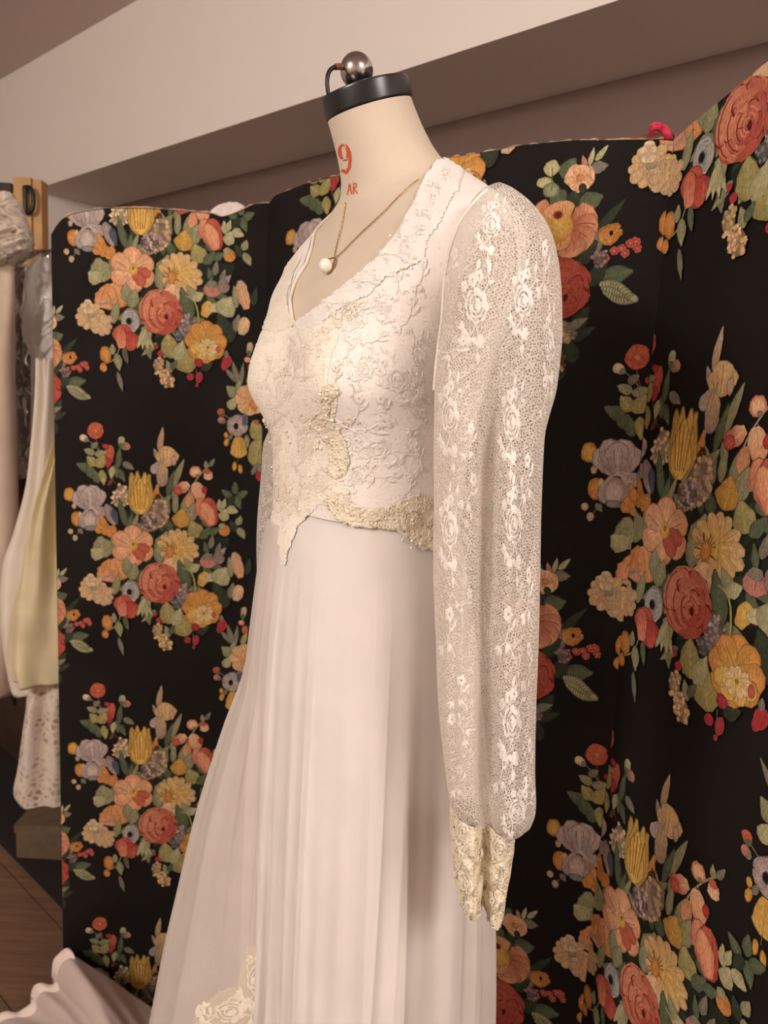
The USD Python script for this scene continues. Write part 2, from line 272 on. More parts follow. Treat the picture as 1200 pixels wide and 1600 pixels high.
def rose(P, x, y, w, h, ang=0, light='roseL', mid='rose', dark='roseD'):
    """a full old rose: overlapping cupped petals round a heart that sits low to the right."""
    l, m, d = cc(light), cc(mid), cc(dark)
    E = lambda u, v: rot([[u * w / 2, v * h / 2]], ang)[0] + [x, y]
    blob(P, x, y, w * .96, h * .96, ang, m * .7, d, wob=.05, n=20)
    hx, hy = .20, .22
    for R, n in ((1.0, 6), (.76, 5), (.54, 5), (.36, 4), (.22, 3)):
        ox, oy = hx * (1 - R) * 1.2, hy * (1 - R) * 1.2; a_ = PR.uniform(0, 6)
        for k in range(n):
            a = a_ + 2 * math.pi * k / n + PR.uniform(-.2, .2); q = E(ox + R * .56 * math.cos(a), oy + R * .56 * math.sin(a))
            lit = .5 - .5 * math.cos(a - .9); lit = np.clip(lit * .9 + PR.uniform(-.12, .22), 0, 1); cen = l * lit + m * (1 - lit)
            g = math.degrees(math.atan2(math.sin(a) * h, math.cos(a) * w)) + ang
            blob(P, *q, w * R * .46, h * R * .74, g, d * 1.6, d * 1.35, wob=.07, n=14)
            q2 = E(ox + R * .585 * math.cos(a), oy + R * .585 * math.sin(a)); blob(P, *q2, w * R * .44, h * R * .71, g, cen * .95, cen * .78 + m * .1, wob=.07, n=14)
            ts = np.linspace(a - .8, a + .8, 7); rr = R * (.80 + .03 * np.cos(3 * ts))
            if lit > .3: stroke(P, np.array([E(ox + r_ * math.cos(t_) * .93, oy + r_ * math.sin(t_) * .93) for r_, t_ in zip(rr, ts)]), w * .018, l * PR.uniform(.9, 1.1))
            stroke(P, np.array([E(ox + r_ * math.cos(t_) * .70, oy + r_ * math.sin(t_) * .70) for r_, t_ in zip(rr, ts * 1.0)]), w * .014, m * PR.uniform(.55, .8))
    for k in range(5):                                                          # long sweeping folds of the outer petals
        o = .92 - k * .13; ts = np.linspace(2.2 + PR.uniform(-.2, .2), 4.3 + PR.uniform(-.3, .3), 9)
        stroke(P, np.array([E(.10 * k * .4 + o * math.cos(t_), .05 * k + o * math.sin(t_)) for t_ in ts]), w * .022, (l if k % 2 else d * 1.6) * PR.uniform(.9, 1.05))
    q = E(hx * 1.15, hy * 1.1); blob(P, *q, w * .09, h * .13, ang, d * .6, d)
def tulip(P, x, y, w, h, ang=0, lo='yellowD', hi='yellow'):
    b = rot([[0, h / 2]], ang)[0] + [x, y]
    for o, L, W, da, k in ((-.20, .97, .55, -8, .78), (.22, .95, .55, 9, .82), (-.10, 1.0, .55, -2, .95), (.13, .98, .55, 4, 1.0), (0, .84, .66, 0, 1.12)):
        bb = b + rot([[o * w * .5, 0]], ang)[0]
        petal(P, *bb, h * L, w * W * 1.1, ang + da, cc(hi) * k, cc(hi) * k * .95, bulge=.66, vein=3, sharp=True)
    for k in range(5):
        o = (k - 2) * w * .13; p0 = b + rot([[o * .6, -h * .12]], ang)[0]; p1 = b + rot([[o * 1.1, -h * PR.uniform(.6, .85)]], ang)[0]; stroke(P, [p0, p1], w * .03, cc(lo) * PR.choice([.6, 1.0]))
def iris(P, x, y, w, h, ang=0, c0='lilac', c1='lilacL', tip='blue'):
    for a, L, W in ((-38, .55, .4), (36, .55, .4), (-14, .62, .42), (14, .6, .42), (0, .55, .4)):
        petal(P, x, y, h * L, w * W * 1.3, ang + a, c0, c1, bulge=1.0, vein=3)
    for a, L, W in ((160, .52, .36), (205, .56, .4), (120, .4, .3)):
        petal(P, x, y - h * .05, h * L, w * W * 1.2, ang + a, c1, c0, bulge=1.1, vein=3)
    blob(P, x, y + h * .05, w * .2, h * .1, 0, tip)
def spike(P, x, y, w, h, ang=0, col='cream', n=40, edge=None, r=None):
    c = cc(col); r = r or min(w, h) * .2
    blob(P, x, y, w * .85, h * .9, ang, c * .45, c * .3)
    for k in range(n):
        a, q = PR.uniform(0, 6.283), math.sqrt(PR.random()); v = rot([[math.cos(a) * q * w / 2, math.sin(a) * q * h / 2]], ang)[0]
        blob(P, x + v[0], y + v[1], r * PR.uniform(.7, 1.2), r * PR.uniform(.7, 1.2), PR.uniform(0, 90), (c if edge is None or PR.random() < .7 else cc(edge)) * PR.uniform(.65, 1.25), wob=.2, n=7)
def bud(P, x, y, w, h, ang=0, col='coral', cup='green'):
    petal(P, x - math.sin(math.radians(ang)) * h * .5, y + math.cos(math.radians(ang)) * h * .5, h, w * 1.25, ang, cc(col) * .8, col, bulge=.75, vein=1)
    if cup: petal(P, x - math.sin(math.radians(ang)) * h * .55, y + math.cos(math.radians(ang)) * h * .55, h * .45, w * .8, ang, cup, cup)

def draw_big():
    """the large bouquet, in the pixels of its middle repeat on the first panel; the red rose stands at (252, 910)."""
    P = Print()
    for a in ((235, 830, 40, 70, 10), (275, 830, 44, 80, 30), (300, 850, 50, 70, 50), (310, 890, 46, 70, 100), (290, 920, 50, 80, 150), (230, 880, 50, 80, -20), (200, 900, 44, 70, 10), (215, 935, 40, 50, 200), (190, 850, 40, 60, -30), (240, 790, 34, 60, 0), (300, 800, 36, 60, 30), (265, 950, 40, 50, 180), (335, 850, 34, 50, 60)): leaf(P, a[0], a[1], a[2], a[3], a[4], C['greenD'] * .55, False)
    for k in range(46):
        a, q = PR.uniform(0, 6.28), PR.uniform(.45, 1.08); leaf(P, 258 + 74 * q * math.cos(a), 872 + 104 * q * math.sin(a), PR.uniform(7, 13), PR.uniform(16, 28), math.degrees(a) + 90 + PR.uniform(-40, 40), C[PR.choice(['green', 'greenD', 'sage', 'olive', 'greenD'])] * PR.uniform(.7, 1.0))
    # spray at the upper left
    stroke(P, [(156, 684), (160, 700), (170, 722), (178, 745), (186, 755)], 1.6, 'brown'); stroke(P, [(195, 694), (190, 712), (182, 735)], 1.4, 'green'); stroke(P, [(141, 688), (153, 696), (160, 704)], 1.2, 'grey')
    radial(P, 156, 675, 25, 24, 5, 10, 'coral', 'coral', 'orange', .25, 1.5)
    bud(P, 139, 687, 8, 13, -60, 'cream', 'grey'); bud(P, 176, 712, 11, 32, 8, 'coral', 'red'); blob(P, 171, 698, 11, 8, 20, 'red')
    leaf(P, 154, 697, 8, 12, 50, 'grey')
    for a in ((147, 707, 9, 16, -70, 'sage'), (163, 709, 9, 18, 75, 'sage'), (138, 731, 12, 20, -65, 'green'), (149, 739, 13, 20, -30, 'green'), (157, 746, 11, 18, -15, 'green'), (190, 716, 8, 30, 5, 'green'), (194, 741, 9, 20, 150, 'green'), (204, 726, 9, 18, 120, 'grey'), (186, 735, 8, 20, 170, 'green'), (150, 722, 13, 18, -40, 'olive'), (163, 722, 14, 20, 30, 'olive'), (166, 745, 10, 22, 170, 'olive'), (180, 737, 8, 18, 190, 'sageL'), (178, 752, 5, 14, 30, 'brown')): leaf(P, *a)
    bud(P, 194, 690, 8, 16, 5, 'sageL', 'green'); bud(P, 201, 697, 9, 12, 60, 'pink', 'grey')
    # button flowers and the lilac iris on the left
    stroke(P, [(118, 782), (128, 790), (140, 792)], 1.4, 'grey'); stroke(P, [(124, 843), (132, 830), (142, 820)], 1.2, 'green')
    blob(P, 116, 774, 17, 22, 5, 'mustard', 'yellowD'); blob(P, 123, 792, 7, 9, 0, 'beige'); blob(P, 127, 812, 18, 25, -8, 'orange', 'yellowD'); blob(P, 132, 806, 7, 12, 0, 'buff'); blob(P, 117, 832, 8, 9, 0, 'beige'); blob(P, 124, 842, 8, 10, 0, 'beige'); leaf(P, 132, 831, 6, 10, 140, 'grey')
    iris(P, 148, 796, 44, 62, -6); blob(P, 146, 814, 21, 30, 8, 'lilacL', 'mauve'); leaf(P, 177, 803, 13, 34, 160, 'lilac'); leaf(P, 184, 806, 9, 24, 165, 'blue'); blob(P, 147, 826, 18, 9, 0, 'blueg', 'blue')
    # cream spike, sword leaves, yellow tulip, right iris
    spike(P, 193, 774, 27, 42, 12, 'cream', 40, 'peachL'); leaf(P, 196, 800, 9, 44, -14, 'green', False); leaf(P, 206, 818, 8, 34, 12, 'green', False); leaf(P, 214, 815, 6, 34, 20, 'sage', False)
    leaf(P, 246, 770, 9, 30, 8, 'orange', False); spike(P, 247, 782, 14, 30, 15, 'brown', 16)
    leaf(P, 278, 738, 9, 48, 22, 'sage'); leaf(P, 268, 752, 8, 40, 14, 'green')
    leaf(P, 253, 684, 8, 34, 10, 'beige', False); leaf(P, 246, 706, 6, 16, -20, 'lilac')
    for a, L, W in ((-30, 24, 18), (25, 26, 22), (0, 30, 24)): petal(P, 262, 724, L, W, a, 'buff', 'buff', bulge=1.1, vein=3)
    blob(P, 273, 715, 9, 16, 0, 'beige', 'mauve'); petal(P, 256, 720, 22, 15, -130, 'lilac', 'lilacL', vein=2); petal(P, 257, 722, 34, 17, 184, 'buff', 'mauve', vein=3); stroke(P, [(258, 712), (252, 740), (250, 760)], 1.6, 'sage')
    tulip(P, 222, 768, 38, 66, 0)
    spike(P, 246, 803, 36, 54, 22, 'beige', 60, 'mauve'); spike(P, 236, 812, 30, 26, 0, 'mauve', 26, 'lilacL')
    # snapdragon, red tulip and leaves at the right
    stroke(P, [(330, 718), (316, 732), (300, 756), (290, 800)], 2.0, 'sage'); stroke(P, [(308, 745), (312, 760), (305, 790)], 1.6, 'green')
    for a in ((331, 716, 6, 14, 30, 'grey'), (322, 720, 6, 12, -10, 'sage'), (276, 782, 8, 30, 5, 'sage'), (290, 784, 9, 30, 12, 'sage')): leaf(P, *a)
    blob(P, 306, 731, 19, 18, 0, 'peachL', 'coral'); blob(P, 309, 737, 6, 5, 0, 'grey'); bud(P, 325, 735, 11, 16, 170, 'peachL', 'coral'); petal(P, 296, 750, 26, 17, -125, 'peachL', 'red', vein=1); blob(P, 280, 762, 13, 13, 0, 'coral', 'red'); petal(P, 306, 748, 28, 20, 160, 'peachL', 'peach', vein=1); blob(P, 320, 759, 9, 12, 0, 'red'); bud(P, 298, 776, 11, 24, 185, 'peach', None)
    for a in ((300, 797, 16, 30, 15, 'sage'), (312, 790, 10, 22, 20, 'pink'), (285, 806, 23, 28, 10, 'mustard'), (306, 823, 21, 26, -20, 'olive'), (322, 828, 12, 22, 40, 'green'), (336, 824, 10, 18, 60, 'green'), (326, 812, 10, 20, 100, 'green')): leaf(P, *a)
    petal(P, 334, 814, 46, 24, -30, 'coral', 'roseL', vein=3); petal(P, 334, 815, 44, 24, -14, 'red', 'coral', vein=3); petal(P, 333, 814, 38, 20, -24, 'roseL', 'peach', vein=3)
    for a in ((367, 755, 9, 18, 0, 'green'), (378, 764, 10, 18, 60, 'green'), (355, 764, 9, 18, -55, 'green'), (372, 776, 10, 20, 160, 'green'), (361, 775, 9, 18, 210, 'greenD'), (344, 783, 8, 18, -8, 'sageL'), (350, 780, 7, 16, 15, 'sageL'), (351, 798, 14, 19, 10, 'sageL'), (363, 789, 12, 17, 110, 'sageL'), (374, 806, 9, 15, 20, 'sage'), (365, 815, 10, 18, -30, 'greenD'), (378, 825, 10, 19, 150, 'sage')): leaf(P, *a)
    bud(P, 351, 821, 13, 20, 150, 'orange', 'sage')
    # middle: daisy, lily, orange flower, sage leaves
    for a in ((256, 845, 18, 34, 20, 'sage'), (252, 862, 16, 30, 0, 'sage'), (166, 856, 30, 32, -15, 'sage'), (157, 866, 18, 20, -50, 'sageL'), (182, 846, 8, 26, -10, 'sage')): leaf(P, *a)
    radial(P, 170, 827, 34, 20, 6, 20, 'orange', 'orange', None, .2, 1.1); leaf(P, 167, 815, 8, 24, -25, 'orange', False)
    radial(P, 281, 852, 64, 66, 13, 0, 'yellow', 'buff', None, .2, 1.25, 2)
    for k in range(26):
        a = PR.uniform(0, 6.28); stroke(P, [(268 + 6 * math.cos(a), 859 + 7 * math.sin(a)), (268 + PR.uniform(11, 18) * math.cos(a), 859 + PR.uniform(11, 18) * math.sin(a))], .8, 'brown')
    blob(P, 268, 859, 14, 19, 0, 'orange', 'yellowD')
    for a in (150, 175, 200, 225): petal(P, 272, 870, 27, 13, a, 'peachL', 'cream', vein=1)
    petal(P, 178, 874, 36, 34, 190, 'orange', 'peach', vein=3, bulge=1.0); petal(P, 184, 872, 36, 26, 160, 'peach', 'orange', vein=2)
    for a in (0, 62, 118, 178, 240, 300): petal(P, 211, 852, 33, 25, a, 'peachL', 'peach', bulge=1.15, vein=3)
    for a in (95, 140): petal(P, 213, 854, 24, 16, a, 'peachD', 'coral', vein=2)
    blob(P, 212, 851, 13, 17, 0, 'yellow', 'orange'); blob(P, 212, 849, 4, 6, 0, 'yellowD')
    for a in ((203, 886, 17, 26, -10, 'sage'), (212, 894, 16, 26, 15, 'sage'), (222, 905, 10, 28, 10, 'green'), (290, 896, 16, 44, -20, 'green'), (298, 880, 12, 24, -40, 'sage'), (186, 915, 10, 32, 12, 'sage')): leaf(P, *a)
    stroke(P, [(163, 905), (172, 902), (184, 900)], 3, 'lilac')
    radial(P, 150, 922, 42, 46, 11, 0, 'beige', 'buff', 'olive', .2, 1.25, 2); radial(P, 166, 932, 36, 34, 9, 20, 'buff', 'beige', None, .2, 1.2, 2); blob(P, 152, 921, 9, 8, 0, 'sage', 'mauve'); radial(P, 147, 909, 16, 22, 5, 0, 'beige', 'cream', None)
    blob(P, 208, 925, 28, 38, 6, 'blueg', 'grey'); 
    for r in (.9, .68, .48): 
        t = np.linspace(0, 5.6, 10) + r * 3; stroke(P, np.stack([208 + 13 * r * np.cos(t), 926 + 18 * r * np.sin(t)], 1), 2.6, 'bluegL')
    blob(P, 206, 926, 9, 11, 0, 'black', 'blue')
    petal(P, 212, 968, 40, 28, -34, 'red', 'coral', bulge=1.0, vein=3); petal(P, 210, 968, 26, 24, -10, 'coral', 'red', bulge=1.0, vein=3); petal(P, 196, 966, 32, 16, -8, 'roseL', 'coral', vein=2)
    for a in (150, 168, 186, 204): leaf(P, 229 + (a - 177) * -.14, 948, 8, 32, a, 'sageL')
    leaf(P, 236, 930, 9, 36, 175, 'sage')
    spike(P, 290, 927, 28, 42, -25, 'lilac', 50, 'lilacL', 5); spike(P, 280, 942, 22, 16, 30, 'blueg', 18, 'blue', 4)
    rose(P, 252, 910, 60, 67, -12)
    # right side: hanging buds, leaves, poppy
    stroke(P, [(288, 884), (300, 890), (307, 908), (309, 930)], 2.4, 'olive')
    for a in ((332, 842, 8, 20, 10, 'grey'), (324, 852, 7, 20, -15, 'green'), (343, 852, 7, 18, 15, 'grey'), (348, 858, 8, 18, 40, 'lilac'), (338, 880, 9, 22, 100, 'green'), (306, 884, 12, 18, 60, 'sageL'), (327, 888, 8, 18, 120, 'green')): leaf(P, *a)
    bud(P, 327, 872, 20, 22, 180, 'pink', 'grey'); bud(P, 344, 866, 13, 20, 170, 'mauve', 'grey'); petal(P, 316, 913, 24, 16, 20, 'mustard', 'yellow', vein=1); petal(P, 323, 902, 20, 13, 70, 'sageL', 'cream', vein=1)
    leaf(P, 348, 897, 26, 30, 30, 'sageL'); leaf(P, 348, 929, 22, 42, -28, 'greenD'); leaf(P, 362, 882, 9, 30, -8, 'sage'); leaf(P, 390, 880, 9, 26, 10, 'greenD'); leaf(P, 365, 920, 11, 24, 10, 'grey'); petal(P, 379, 898, 42, 17, -16, 'peach', 'beige', vein=2); petal(P, 372, 936, 26, 17, 12, 'beige', 'peachL', vein=2)
    for a in ((266, 960, 22, 34, -10, 'olive'), (288, 978, 26, 40, -22, 'olive'), (280, 966, 16, 30, 20, 'sageL'), (265, 990, 9, 18, -20, 'sage'), (272, 987, 8, 16, 30, 'green'), (321, 986, 12, 20, 60, 'greenD')): leaf(P, *a)
    for a in (0, 40, 85, 130, 180, 225, 275, 320): petal(P, 319, 950, 31, 22, a, 'mustard', 'orange', bulge=1.1, vein=2)
    for a in (120, 160, 200, 240): petal(P, 320, 952, 26, 17, a, 'yellow', 'yellow', bulge=1.0, vein=2)
    radial(P, 322, 958, 30, 26, 9, 0, 'yellow', 'cream', 'yellowD', .14, 1.1); blob(P, 309, 981, 13, 13, 0, 'berry'); blob(P, 338, 960, 8, 12, 0, 'coral')
    for x, y, w, h in ((246, 961, 6, 7), (252, 971, 9, 9), (297, 1003, 11, 11), (310, 1003, 11, 17), (307, 1015, 5, 6), (351, 977, 15, 20), (347, 984, 9, 13)): blob(P, x, y, w, h, 10, 'berry', 'red')
    stroke(P, [(305, 990), (308, 1012)], 1, 'green'); leaf(P, 350, 966, 6, 10, 0, 'grey')
    spike(P, 250, 990, 18, 26, -10, 'buff', 30, 'cream', 5); spike(P, 262, 1008, 22, 30, -30, 'buff', 34, 'peachL', 5)
    # spray at the bottom left
    stroke(P, [(192, 966), (186, 980), (178, 988)], 1.3, 'sage')
    blob(P, 172, 977, 17, 26, -8, 'orange', 'yellowD'); blob(P, 169, 996, 11, 14, -15, 'orange'); leaf(P, 182, 969, 8, 15, 0, 'sage'); leaf(P, 190, 986, 10, 24, 170, 'sage'); leaf(P, 201, 976, 7, 22, 165, 'green'); leaf(P, 193, 1015, 6, 28, 165, 'grey')
    return P.get()
def draw_left():
    """left half of the small bouquet: the lilac anemone stands at (366, 668) in the first panel's pixels."""
    P = Print()
    for a in ((354, 592, 6, 30, -40), (362, 590, 7, 38, -18), (371, 592, 6, 32, 6)): leaf(P, *a, 'grey')
    for a in ((357, 617, 14, 20, -50, 'sage'), (357, 636, 13, 18, 20, 'sageL'), (366, 612, 9, 24, 10, 'sage'), (398, 706, 24, 50, 10, 'olive'), (396, 676, 20, 30, -20, 'olive'), (381, 692, 7, 20, 175, 'sage'), (356, 686, 5, 12, 20, 'grey'), (394, 735, 6, 20, 25, 'grey')): leaf(P, *a)
    stroke(P, [(342, 652), (352, 657), (362, 664)], 1.3, 'grey'); bud(P, 341, 650, 9, 12, -30, 'coral', 'green'); bud(P, 342, 662, 8, 11, -60, 'pink', 'grey')
    for a in (0, 45, 90, 140, 180, 220, 270, 315): petal(P, 385, 628, 24, 17, a, 'peach', 'buff', bulge=1.1, vein=2)
    blob(P, 391, 636, 13, 17, 0, 'orange', 'coral'); blob(P, 395, 662, 8, 8, 0, 'coral')
    bud(P, 382, 552, 7, 20, 5, 'beige', 'green'); blob(P, 379, 568, 10, 9, 0, 'peach'); blob(P, 385, 580, 11, 15, 0, 'coral'); leaf(P, 384, 595, 8, 22, 20, 'olive')
    blob(P, 366, 668, 27, 34, 4, 'lilac', 'blue'); 
    for a in (0, 50, 110, 180, 235, 300): petal(P, 366, 669, 16, 15, a, 'lilacL', 'lilac', bulge=1.2, vein=1)
    blob(P, 364, 670, 8, 11, 0, 'black', 'blue'); blob(P, 377, 660, 9, 20, 0, 'blue', 'blueg')
    petal(P, 368, 686, 32, 24, 178, 'mustard', 'yellow', bulge=.9, vein=3)
    for a in ((349, 684, 7, 9, 0), (350, 695, 8, 13, 10), (363, 732, 7, 15, 5), (372, 736, 7, 15, -8)): blob(P, *a, 'mustard', 'yellowD')
    stroke(P, [(368, 716), (368, 726)], 1, 'green'); bud(P, 402, 741, 10, 24, 180, 'berry', 'grey')
    return P.get()
def draw_right():
    """right half of the small bouquet, in the pixels of the third panel (1 px = 0.9 mm); the dark red rose stands at (878, 452)."""
    P = Print()
    for a in ((910, 500, 20, 44, 30, 'greenD'), (900, 545, 20, 40, -20, 'greenD'), (885, 575, 18, 34, 10, 'greenD'), (915, 520, 14, 40, 60, 'greenD'), (938, 352, 12, 70, 40, 'greenD'), (922, 386, 20, 40, 20, 'grey'), (910, 400, 22, 40, 40, 'greenD'), (958, 432, 22, 42, 80, 'green'), (930, 430, 20, 44, 30, 'greenD'), (873, 276, 24, 30, 30, 'green'), (860, 316, 24, 30, -40, 'green'), (886, 320, 22, 26, 10, 'greenD'), (910, 325, 24, 34, 70, 'green'), (918, 277, 16, 24, 80, 'grey'), (906, 262, 7, 24, 10, 'sageL'), (920, 258, 8, 24, 40, 'sageL'), (896, 268, 7, 18, -20, 'pink')): leaf(P, *a)
    blob(P, 847, 273, 24, 24, 0, 'sageL', 'olive'); blob(P, 838, 293, 26, 17, 0, 'sageL', 'olive'); blob(P, 849, 305, 26, 22, 0, 'sage', 'green'); stroke(P, [(848, 272), (850, 306)], 1.5, 'green')
    radial(P, 892, 290, 48, 40, 5, 10, 'peach', 'peachL', 'orange', .26, 1.5, 2); leaf(P, 897, 306, 10, 16, 160, 'greenD')
    petal(P, 856, 345, 34, 30, -60, 'coral', 'peach', bulge=1.1, vein=2)
    for a in (60, 95, 130, 165): petal(P, 880, 362, 44, 42, a, 'peachD', 'peach', bulge=1.15, vein=3)
    for a in (0, 180, 225, 270, 315): petal(P, 868, 358, 36, 36, a, 'yellow', 'peach', bulge=1.15, vein=3)
    blob(P, 868, 360, 40, 44, 0, 'yellow', 'orange'); blob(P, 863, 342, 16, 13, 0, 'roseD', 'peachD')
    tulip(P, 944, 373, 32, 34, 60, 'yellowD', 'orange'); blob(P, 945, 372, 6, 7, 0, 'black')
    for x, y in ((962, 395), (974, 388), (985, 396), (968, 402), (952, 398), (982, 386), (940, 408), (930, 402)): radial(P, x, y, 14, 13, 5, PR.uniform(0, 70), 'berry', 'coral', 'pink', .3, 1.0, 0)
    spike(P, 932, 408, 24, 26, 30, 'mauve', 14, 'lilac', 7)
    for k in range(11):                                                         # the scaled grey-green leaf
        t = k / 10
        for j in range(3): blob(P, 944 + 40 * t + (j - 1) * 3, 452 + 14 * t + (j - 1) * 11 * math.sin(math.pi * (.15 + .8 * t)), 15, 12, 30, cc('sageL') * (1.05 - .25 * t), cc('green') * .6)
    rose(P, 878, 452, 82, 96, 10, 'coral', 'rose', 'roseD')
    spike(P, 885, 518, 40, 30, 0, 'beige', 26, 'mauve', 11); spike(P, 882, 562, 24, 40, 10, 'brown', 26, 'beige', 8); leaf(P, 905, 505, 12, 34, 60, 'grey')
    return P.get()
BIG, LEFT, RIGHT = draw_big(), draw_left(), draw_right()

# ------------------------------------------------------------------ the folding screen: four leaves, one printed cloth run over all of them
A_, B_, C_, D_, E_ = (-.675, 1.492), (-.26, 1.532), (.0, 1.2), (.355, 1.03), (.486, .60)
screen = thing('folding_screen', 'four-leaf folding screen covered in black cloth printed with bouquets of garden flowers', 'folding screen')
class Leaf:
    def __init__(s, a, b, top):
        s.a, s.b = np.array([*a, 0.]), np.array([*b, 0.]); s.L = np.linalg.norm(s.b - s.a); s.d = (s.b - s.a) / s.L; s.n = np.cross(s.d, [0, 0, 1.0])  # towards the camera
        s.n *= np.sign(s.n @ (EYE - s.a) * 1.0); x, y = zip(*top); s.top = PchipInterpolator(x, y)
    def pt(s, u, z, off=0.0):
        u, z = np.asarray(u, float), np.asarray(z, float)
        w = 0 * u
        return s.a + u[..., None] * s.d + z[..., None] * np.array([0, 0, 1.0]) + (w + off)[..., None] * s.n
leaves = [Leaf(A_, B_, [(0, 1.53), (.013, 1.551), (.025, 1.564), (.061, 1.578), (.116, 1.588), (.207, 1.593), (.306, 1.592), (.324, 1.587), (.36, 1.600), (.392, 1.616), (.43, 1.62)]),
          Leaf(B_, C_, [(0, 1.617), (.03, 1.629), (.144, 1.630), (.25, 1.623), (.35, 1.612), (.45, 1.60)]),
          Leaf(C_, D_, [(0, 1.60), (.075, 1.609), (.135, 1.612), (.192, 1.616), (.246, 1.616), (.299, 1.612), (.35, 1.608), (.40, 1.604)]),
          Leaf(D_, E_, [(0, 1.604), (.053, 1.618), (.105, 1.629), (.151, 1.640), (.25, 1.648), (.36, 1.640), (.46, 1.60)])]
LABELS = ['leftmost leaf of the screen, facing the room squarely', 'second leaf of the screen, turned away behind the mannequin', 'third leaf of the screen, to the right of the sleeve', 'nearest leaf of the screen, at the right edge']
def print_on(lf, panel, motif, place, origin, px, label, zmin=FZ + 0.02, cut=None):
    v, f, c, l = motif; s = place[0] + (v[:, 0] - origin[0]) * px * place[2]; z = place[1] - (v[:, 1] - origin[1]) * px * place[3]
    inside = (s > 0.001) & (s < lf.L - 0.001) & (z > zmin) & (z < lf.top(np.clip(s, 0, lf.L)) - 0.002)
    keep = inside[f].any(1)
    if keep.sum() < 400: return
    f = f[keep]; used = np.unique(f); idx = np.full(len(v), -1); idx[used] = np.arange(len(used))
    s, z = np.clip(s[used], 0.001, lf.L - 0.001), z[used]; z = np.clip(z, zmin, lf.top(s) - 0.002)
    p = lf.pt(s, z, 0.0004 + l[used] * 1.6e-6)
    obj('bouquet_print', (p, idx[f]), 'printed_flowers', panel, label=label, col=c[used])
panels = []
for i, lf in enumerate(leaves):
    us = np.linspace(0, lf.L, 46); hs = np.linspace(0, 1, 60); tz = lf.top(us); th = 0.028; ZB = FZ + .012
    front = np.stack([lf.pt(us, ZB + h * (tz - ZB)) for h in hs]); back = np.stack([lf.a + us[:, None] * lf.d + (ZB + h * (tz - ZB))[:, None] * [0, 0, 1] - th * lf.n for h in hs])
    g = cat([grid(front), grid(back[:, ::-1]), grid(np.stack([front[-1], back[-1]])), grid(np.stack([back[0], front[0]])), grid(np.stack([back[:, 0], front[:, 0]])[:, ::-1]), grid(np.stack([front[:, -1], back[:, -1]])[:, ::-1])])
    pan = obj('panel', g, 'screen_black', screen, smooth=50, label=LABELS[i]); panels.append(pan)
    r_ = np.array([0.0016 * (1 + .5 * PR.uniform(-1, 1)) for _ in us]); top = lf.pt(us, tz + 0.0012 + np.array([PR.uniform(-.0014, .0016) for _ in us]), -0.006 + 0 * us)
    obj('frayed_edge', tube(top, r_, 6), 'rim_thread', pan, label='frayed pale cloth edge')
REP = 0.562
for k in range(-2, 2): print_on(leaves[0], panels[0], BIG, (.2095, .840 + k * .556, 1, 1), (252, 910), .001335, 'large bouquet round a red rose')
for k in range(-2, 2): print_on(leaves[0], panels[0], RIGHT, (-.020, .702 + k * .532, 1, 1), (878, 452), .00080, 'peach and red roses cut by the panel edge')
for k in range(-2, 1): print_on(leaves[0], panels[0], LEFT, (.365, 1.179 + k * .556, 1, 1), (366, 668), .001335, 'small bouquet with a lilac anemone')
for k in range(-2, 1): print_on(leaves[1], panels[1], BIG, (.42, 1.36 + k * .556, 1.8, 1), (252, 910), .001335, 'large bouquet round a red rose')
for k in range(-3, 1): print_on(leaves[2], panels[2], BIG, (.223 - .218, 1.640 + k * REP, 1, 1), (252, 910), .001335, 'large bouquet round a red rose')
for k in range(-3, 1): print_on(leaves[2], panels[2], RIGHT, (.262, 1.416 + k * .575, 1, 1), (878, 452), .00092, 'roses and a scaled leaf')
for k in range(-3, 2): print_on(leaves[2], panels[2], BIG, (.223 + .280, 1.003 + k * .585, 1, 1.02), (252, 910), .001335, 'large bouquet round a red rose')
for k in range(-3, 2): print_on(leaves[3], panels[3], BIG, (.126, 1.014 + k * .572, 1.06, 1.04), (252, 910), .001335, 'large bouquet round a red rose')
for k in range(-2, 2): print_on(leaves[3], panels[3], LEFT, (.302, .752 + k * .572, 1.06, 1.04), (366, 668), .001335, 'small bouquet with a lilac anemone')
# what shows above the third leaf: the bare wooden frame and a knotted ribbon at the hinge
lf = leaves[2]; uu = np.linspace(.315, .39, 9)
fr = np.stack([lf.pt(uu, 1.611 + .006 * np.sin((uu - .315) / .075 * 2.6) + dz, o + 0 * uu) for o, dz in ((-.008, -.02), (-.008, 0), (-.024, 0), (-.024, -.02))])
obj('frame_rail', grid(fr, close_v=True), 'frame_wood', screen, label='bare brown wooden top rail')
kn = lf.pt(np.array([.362, .368, .374, .380, .386]), np.array([1.612, 1.622, 1.621, 1.616, 1.606]), np.array([-.012, -.004, -.010, -.002, -.008]))
obj('hinge_ribbon', cat([tube(spline(kn, 14), np.linspace(.003, .0055, 14)), tube(spline(kn[::-1] + [0, 0, .004], 14), .0035)]), 'ribbon_pink', screen, label='pink ribbon knotted at the hinge')

